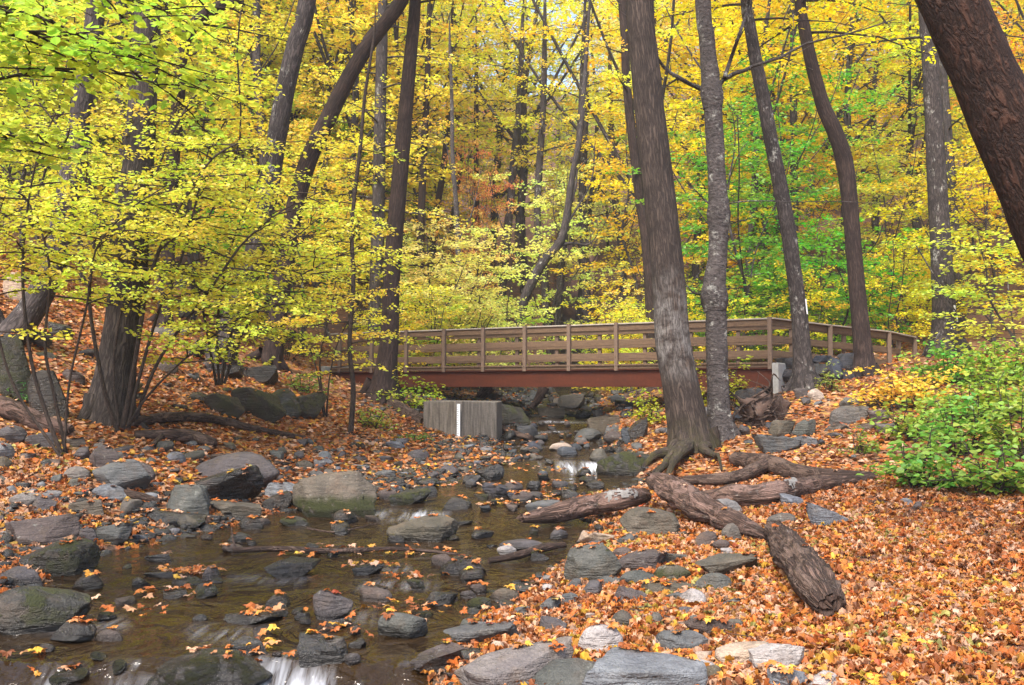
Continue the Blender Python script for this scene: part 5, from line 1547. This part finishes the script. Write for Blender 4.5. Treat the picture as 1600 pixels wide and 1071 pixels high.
def log_patch(lg, t0, t1, name, seed, a0=-.2, a1=1.9):
    o, P, r = lg
    i0, i1 = int(t0 * (len(P) - 1)), int(t1 * (len(P) - 1))
    Pq, rq = resample(P[i0:i1 + 1], 26, r[i0:i1 + 1])
    T = unit(np.gradient(Pq, axis=0))
    side = unit(np.cross(T, [0, 0, 1.0])); up = np.cross(side, T)
    side = np.where((side[:, 1:2] > 0), -side, side)
    a = np.linspace(a0, a1, 15)
    V = Pq[:, None] + (side[:, None] * np.sin(PI / 2 - a)[None, :, None] * .9 + up[:, None] * np.sin(a)[None, :, None]) * (rq[:, None, None] * 1.05)
    q = V.reshape(-1, 3)
    nz = fbm(q * 26, 3, seed)
    ii, jj = np.meshgrid(np.arange(25), np.arange(14), indexing='ij')
    b = (ii * 15 + jj).ravel()
    e = np.minimum(np.minimum(ii, 24 - ii) / 9.0, np.minimum(jj, 13 - jj) / 5.0).ravel()
    keep = (nz[b] + .9 * np.clip(e, 0, 1)) > .55
    q = q + (unit(q - np.repeat(Pq, 15, 0)) * (.012 * nz)[:, None])
    Q = np.stack([b, b + 1, b + 16, b + 15], -1)[keep]
    MB().add(q, Q).build(name, M_LICH, o, loc=np.array(o.location))
log_patch(lg1, .60, .84, 'lichen_patch', 5)
log_patch(lg2, .40, .54, 'lichen_patch', 6)
# root plate of a fallen tree with loose roots
rp = hit(1185, 672)
rng_r = np.random.default_rng(8)
m = MB()
for k in range(34):
    a = rng_r.uniform(-1.2, 3.6)
    d = np.array([math.cos(a), rng_r.uniform(-.5, .2), math.sin(a)])
    L = rng_r.uniform(.4, .95)
    o_ = rp + np.array([rng_r.uniform(-.25, .15), .2, rng_r.uniform(.0, .5)])
    q = [o_ - d * .1, o_ + d * L * .35 + rng_r.normal(0, .09, 3), o_ + d * L * .7 + rng_r.normal(0, .17, 3), o_ + d * L + rng_r.normal(0, .2, 3) - [0, 0, .15 * L]]
    P, r = resample(q, 18, [.045, .03, .018, .006])
    V, Q, uv = tube(P, r * rng_r.uniform(.5, 1.1), 8, .3, 6, k)
    m.add(V, Q, uv)
Vb, Fb = rock_mesh(4321, 4, 'block')
Vb = Vb * np.array([.95, .6, 1.0]) * (1 + .5 * fbm(Vb * 4, 4, 77))[:, None]
m.add(Vb + rp + [.22, .35, .22], Fb, np.zeros((len(Vb), 2)))
tag(m.build('root_plate', M_LOG_D, None, loc=rp), 'torn up dark root mass with loose curling roots right of the scaly trunk', 'tree roots')
# roots and trunks seen below the bridge
for k, (pts, r0, r1, lab) in enumerate([
    ([(765, 604), (758, 612), (748, 624), (738, 630)], .22, .12, 'leaning dark trunk foot seen under the left half of the bridge'),
    ([(850, 606), (842, 622), (832, 636), (815, 642)], .18, .05, 'spreading root foot seen under the middle of the bridge')]):
    log_thing('tree_root', lab, [at(a, b, 31 + .0 * i) for i, (a, b) in enumerate(pts)], np.linspace(r0, r1, 4), M_LOG_D, 80 + k, 10, 20, .15, .1, .3, cat='tree root')

# ------------------------------------------------------------------ bushes and small plants
def bush(name, label, px, py, w, h, color, seed, n=40, leaf=.085, cat='bush', group=None, Y=None, shape='ovate', L=None, k=9, ratio=.85):
    p = hit(px, py) if Y is None else gpt(px, Y)
    rng = np.random.default_rng(seed)
    s = p[1] / F
    W_, H_ = w * s / 2, h * s
    wood, top = MB(), MB()
    for i in range(k):
        az = i * 2.4 + rng.uniform(-.4, .4)
        rad = W_ * rng.uniform(.15, .9)
        e = p + np.array([math.cos(az) * rad, math.sin(az) * rad * .6, H_ * rng.uniform(.35, 1.12) * (1 - .35 * rad / W_)])
        b = p + np.array([math.cos(az) * rad * .4, math.sin(az) * rad * .3, 0])
        b[2] = float(height(b[0], b[1])) - .03
        mid = (b + e) / 2 + rng.normal(0, .06, 3)
        P, r = resample([b, mid, e], 12, [.012, .009, .004])
        V, Q, uv = tube(P, r, 6)
        wood.add(V, Q, uv)
        sprays(rng, wood, top, P, r, n=max(4, n // k), t0=.12, t1=1, length=L or min(W_, H_) * .75, elev=(-10, 35), droop=.12, twig=.26, tgap=.085, leaf=leaf, lgap=leaf * .7, shape=shape, br=.4, twigr=.0016, bare=.15, flat=.5, ratio=ratio, sides=4)
    root = empty(name, p, label, cat, group)
    wood.build('stems', M_BARK_S, root, loc=p)
    top.build('foliage', M_LEAF, root, attrs=True, loc=p, color=color)
FG = (.22, .40, .06)
G2, G3 = (.26, .41, .06), (.34, .45, .07)
for q in [(1440, 768, 120, 110, FG, 401, 'leafy green bush nearest the leaves, left one at the right edge'), (1545, 776, 150, 120, G2, 402, 'green bush at the right edge lowest in its patch'),
          (1500, 715, 160, 110, FG, 421, 'green bush in the middle of the patch at the right edge'), (1598, 720, 130, 140, G3, 422, 'yellowish green bush against the right edge'), (1425, 690, 90, 70, G3, 423, 'loose light green bush left of the green patch'),
          (1585, 650, 120, 80, G2, 424, 'green bush high up at the right edge')]:
    bush('bush', q[6], q[0], q[1], q[2], q[3], q[4], q[5], 46, .105, k=11, group='green bushes at the right edge')
bush('bush', 'yellow leaved bush below the sloping handrail', 1400, 640, 130, 85, (.84, .60, .09), 403, 60, .10, k=10)
bush('bush', 'green bush at the foot of the blazed straight trunk', 1480, 600, 120, 70, (.20, .42, .05), 404, 50, .10, k=9)
bush('bush', 'green yellow bush at the far right below the golden tree', 1570, 600, 150, 80, (.36, .50, .06), 405, 60, .10, k=10)
bush('bush', 'low green weeds between the step stones and the big green bush', 1345, 712, 70, 40, (.20, .30, .04), 406, 24, .06, k=6)
bush('bush', 'green bush with orange tips on the bank behind the big green one', 1520, 660, 150, 90, (.34, .48, .06), 407, 60, .10, k=9)
bush('bush', 'bright lime bush under the bridge left of the thickest trunk', 1012, 664, 56, 62, (.50, .52, .035), 408, 40, .08, k=8)
bush('bush', 'yellow green bush behind the gap between the two big trunks', 1092, 650, 44, 90, (.50, .50, .04), 409, 40, .08, k=7)
bush('bush', 'lime green low shrub in front of the girder left of the concrete block', 648, 640, 74, 52, (.40, .50, .04), 410, 36, .09, k=7)
bush('bush', 'light green weeds left of the concrete block', 575, 668, 70, 38, (.34, .42, .05), 411, 24, .07, k=6)
bush('bush', 'small green weeds before the concrete block', 650, 690, 60, 18, (.16, .26, .04), 412, 14, .05, k=5)
bush('bush', 'thin yellow green sapling before the right end of the girder', 1146, 640, 40, 130, (.46, .50, .04), 413, 26, .08, k=4)
bush('bush', 'small leafy weeds by the dark slate pile', 1296, 612, 34, 44, (.40, .48, .10), 414, 18, .07, k=5)
bush('bush', 'small green plant growing between rocks on the left bank', 354, 742, 18, 20, (.30, .50, .05), 415, 6, .05, k=3, L=.1)
bush('fern', 'green weeds under the lowest shrub twigs on the left slope', 470, 615, 90, 40, (.22, .34, .04), 416, 26, .07, cat='plant', k=6)
bush('bush', 'dark green rhododendron like bush behind the left shrubs', 440, 545, 110, 90, (.03, .085, .03), 417, 50, .10, k=8, Y=29, ratio=.4)
bush('fern', 'small green fern by the dark mossy boulder at the left edge', 34, 625, 34, 26, (.08, .28, .05), 418, 12, .06, cat='plant', k=4, ratio=.45)
bush('bush', 'dark green bush under the trees behind the right half of the bridge', 925, 500, 80, 40, (.05, .11, .03), 419, 30, .10, k=6, Y=42)

# ------------------------------------------------------------------ leaf litter
def litter():
    rg = np.random.default_rng(17)
    m = MB()
    def lay(n, Ya, Yb, xa, xb, size, shape, keep, power=1.0):
        Y = Ya + (Yb - Ya) * rg.uniform(0, 1, n) ** power
        x = rg.uniform(xa, xb, n) * np.ones(n)
        if callable(xa):
            pass
        d = channel(x, Y)
        pr = keep(x, Y, d)
        k = rg.uniform(0, 1, n) < pr
        x, Y = x[k], Y[k]
        z = hfast(x, Y) if (np.abs(x).max() < 14 and Y.max() < 40) else height(x, Y)
        N = len(x)
        e = .08
        hf = hfast if (np.abs(x).max() < 13.8 and Y.max() < 39) else height
        nx = -(hf(x + e, Y) - hf(x - e, Y)) / (2 * e); ny = -(hf(x, Y + e) - hf(x, Y - e)) / (2 * e)
        t = rg.uniform(0, 1, N)
        Nn = np.stack([nx + rg.normal(0, .42, N), ny + rg.normal(0, .42, N), np.ones(N)], 1)
        a = rg.uniform(0, 2 * PI, N)
        D = np.stack([np.cos(a), np.sin(a), rg.normal(0, .12, N)], 1)
        P = np.stack([x, Y, z + .012 + .035 * t ** 2], 1)
        zone = fbm2(x * .9, Y * .9, 2, 91)
        L = size * rg.uniform(.55, 1.25, N)
        leaves(m, P - unit(D) * (L * .4)[:, None], D, Nn, L, rg.uniform(.8, 1.05), shape, curl=rg.uniform(.4, 3.2, N) * np.where(rg.uniform(0, 1, N) < .35, -1, 1), var=None if N == 0 else np.clip(rg.normal(.55, .25, N), 0, 1), hue=np.clip(rg.uniform(0, 1, N) * .92 + .04 + .30 * zone, 0, 1))
    def kr(x, Y, d):      # right bank close by
        return (d < -.02) * (.5 + .5 * sstep(.1, .9, -d)) * np.clip(1.05 - 1.1 * sstep(.12, .45, fbm2(x * 1.1, Y * 1.1, 3, 95)), .25, 1) * (x > -1.5)
    lay(36000, 4.6, 9.0, -1.2, 6.2, .082, 'maple', kr, .9)
    lay(30000, 9.0, 14.5, .3, 9.2, .082, 'maple', kr)
    lay(17000, 14.0, 24.0, 1.0, 13.0, .105, 'ovate', kr)
    def kl(x, Y, d):
        pat = fbm2(x * .7 + 7, Y * .7, 3, 93)
        gravel = sstep(-3.2, -.6, -np.abs(d)) * (x > -6)
        return (d < -.02) * np.clip(1 - .55 * gravel + .7 * pat, .12, 1) * (x < .8)
    lay(16000, 6.0, 13.5, -9.5, 0, .095, 'maple', kl)
    lay(30000, 13.0, 24.0, -12.5, .8, .10, 'ovate', kl)
    lay(14000, 22.0, 36.0, -13.5, 13.5, .13, 'ovate', lambda x, Y, d: (d < .1) * np.clip(.9 - (Y - 24) * .05, .25, .8))
    lay(5000, 36.0, 62.0, -28, 28, .17, 'quad', lambda x, Y, d: .9 * (np.abs(x) < Y * .6))
    # leaves lying on rocks
    for o, V, s, lg in ROCKS:
        if s < .18:
            continue
        bpy_m = o.matrix_basis
        Mx = np.array(bpy_m)
        Wp = V @ Mx[:3, :3].T + Mx[:3, 3]
        top = Wp if lg else Wp[Wp[:, 2] > np.quantile(Wp[:, 2], .86)]
        k = min(int(rg.poisson(2.0 + s * 5.0)), 26)
        if not k or rg.uniform() < .2:
            continue
        q = top[rg.integers(0, len(top), k)]
        a = rg.uniform(0, 2 * PI, k)
        L = np.where(np.ones(k) > 0, .085, 0) * rg.uniform(.6, 1.2, k)
        D = np.stack([np.cos(a), np.sin(a), rg.normal(0, .1, k)], 1)
        leaves(m, q + [0, 0, .012] - D * (L * .4)[:, None], D, np.stack([rg.normal(0, .2, k), rg.normal(0, .2, k), np.ones(k)], 1), L, .95, 'maple', rg.uniform(.3, 1, k), rg.uniform(.1, 1, k))
    # leaves caught in clumps and drifting on the water
    for px, py, n, sp in [(300, 897, 34, .16), (420, 958, 12, .10), (390, 1022, 20, .14), (560, 862, 20, .22), (650, 866, 20, .25), (470, 868, 12, .2), (575, 888, 24, .13), (640, 905, 16, .16), (700, 962, 10, .2),
                          (880, 790, 34, .25), (840, 775, 26, .25), (770, 788, 14, .2), (860, 760, 18, .25), (700, 760, 18, .3), (620, 950, 16, .2), (540, 990, 14, .25), (850, 735, 16, .3), (770, 720, 20, .3), (250, 930, 10, .3), (60, 1030, 8, .2), (210, 965, 10, .2)]:
        c = hit(px, py)
        q = c + rg.normal(0, 1, (n, 3)) * np.array([sp, sp * .5, 0])
        q[:, 2] = np.maximum(water_z(q[:, 0], q[:, 1]) + .015, hfast(q[:, 0], q[:, 1]) + .012) + np.abs(rg.normal(0, .02, n))
        a = rg.uniform(0, 2 * PI, n)
        leaves(m, q, np.stack([np.cos(a), np.sin(a), rg.normal(.05, .2, n)], 1), np.stack([rg.normal(0, .35, n), rg.normal(0, .35, n), np.ones(n)], 1), .085 * rg.uniform(.6, 1.2, n), .95, 'maple', rg.uniform(.3, 1, n), rg.uniform(.1, .97, n))
    o = m.build('fallen_leaves', M_LITTER, attrs=True)
    tag(o, 'orange and tan fallen leaves covering the banks and drifting on the stream', 'leaves', None, 'stuff')
bpy.context.view_layer.update()
litter()

def twigs():
    rg = np.random.default_rng(23)
    m = MB()
    n = 700
    Y = 5 + 17 * rg.uniform(0, 1, n) ** .8
    x = rg.uniform(-1, 1, n) * Y * .55
    k = (channel(x, Y) < -.05) & (np.abs(x) < 13)
    x, Y = x[k], Y[k]
    a = rg.uniform(0, 2 * PI, len(x)); L = rg.uniform(.06, .32, len(x))
    x2, y2 = x + np.cos(a) * L, Y + np.sin(a) * L
    A = np.stack([x, Y, hfast(x, Y) + rg.uniform(.03, .06, len(x))], 1)
    B = np.stack([x2, y2, hfast(x2, y2) + rg.uniform(.02, .08, len(x))], 1)
    r = rg.uniform(.002, .006, len(x))
    V, Q = prisms(A, B, r, r * .6)
    m.add(V, Q, np.zeros((len(V), 2)))
    tag(m.build('twigs', M_BARK_S), 'thin broken twigs scattered over the fallen leaves', 'twigs', None, 'stuff')
twigs()

def gravel():
    rg = np.random.default_rng(19)
    m = MB()
    V0, F0 = rock_mesh(7, 2, 'round')
    V1, F1 = rock_mesh(8, 2, 'slab')
    n = 13000
    Y = 5 + 31 * rg.uniform(0, 1, n) ** .8
    x = np.interp(Y, EY, EL) + rg.uniform(-.25, 1.1, n) * (np.interp(Y, EY, ER) - np.interp(Y, EY, EL))
    x = np.where(rg.uniform(0, 1, n) < .35, np.interp(Y, EY, EL) - np.abs(rg.normal(0, 1.6, n)), x)
    d = channel(x, Y)
    k = (d > -3.6) & (np.abs(x) < 13.5)
    x, Y = x[k], Y[k]
    n = len(x)
    s = np.clip(rg.lognormal(-2.55, .45, n), .03, .19)
    z = hfast(x, Y)
    for j, (Vr, Fr) in enumerate(((V0, F0), (V1, F1))):
        idx = np.arange(n)[np.arange(n) % 2 == j]
        a = rg.uniform(0, 2 * PI, len(idx))
        sc = s[idx][:, None] * np.stack([np.ones(len(idx)), rg.uniform(.6, 1, len(idx)), rg.uniform(.45, .8, len(idx))], 1)
        L = Vr[None] * sc[:, None]
        X = L[..., 0] * np.cos(a)[:, None] - L[..., 1] * np.sin(a)[:, None] + x[idx][:, None]
        Yy = L[..., 0] * np.sin(a)[:, None] + L[..., 1] * np.cos(a)[:, None] + Y[idx][:, None]
        Z = L[..., 2] + (z[idx] + s[idx] * .12)[:, None]
        Fa = Fr[None] + (np.arange(len(idx)) * len(Vr))[:, None, None]
        m.add(np.stack([X, Yy, Z], -1).reshape(-1, 3), Fa.reshape(-1, 3))
    tag(m.build('gravel', RM['grey']), 'pebbles on the stream bed and gravel banks', 'gravel', None, 'stuff')
gravel()

# ------------------------------------------------------------------ thin air that pales the far trees
def haze():
    g = bpy.data.objects['ground']
    co = np.empty(len(g.data.vertices) * 3, np.float32)
    g.data.vertices.foreach_get('co', co)
    co = co.reshape(-1, 3)
    lo, hi = co.min(0) - [1, 1, 1], co.max(0) + [1, 1, 30]
    V = [[(lo, hi)[i][0], (lo, hi)[j][1], (lo, hi)[k][2]] for i in (0, 1) for j in (0, 1) for k in (0, 1)]
    m = MB().add(np.array(V), np.array([[0, 1, 3, 2], [4, 6, 7, 5], [0, 4, 5, 1], [2, 3, 7, 6], [0, 2, 6, 4], [1, 5, 7, 3]]), smooth=False)
    mat = bpy.data.materials.new('haze_air')
    mat.use_nodes = True
    t = mat.node_tree
    t.nodes.clear()
    out = t.nodes.new('ShaderNodeOutputMaterial')
    pv = t.nodes.new('ShaderNodeVolumePrincipled')
    pv.inputs['Color'].default_value = (.94, .95, .97, 1)
    pv.inputs['Density'].default_value = HAZE
    pv.inputs['Anisotropy'].default_value = .25
    t.links.new(pv.outputs[0], out.inputs['Volume'])
    tag(m.build('haze', mat), 'thin pale air between the far trees', None, None, 'stuff')
HAZE = .0009
haze()
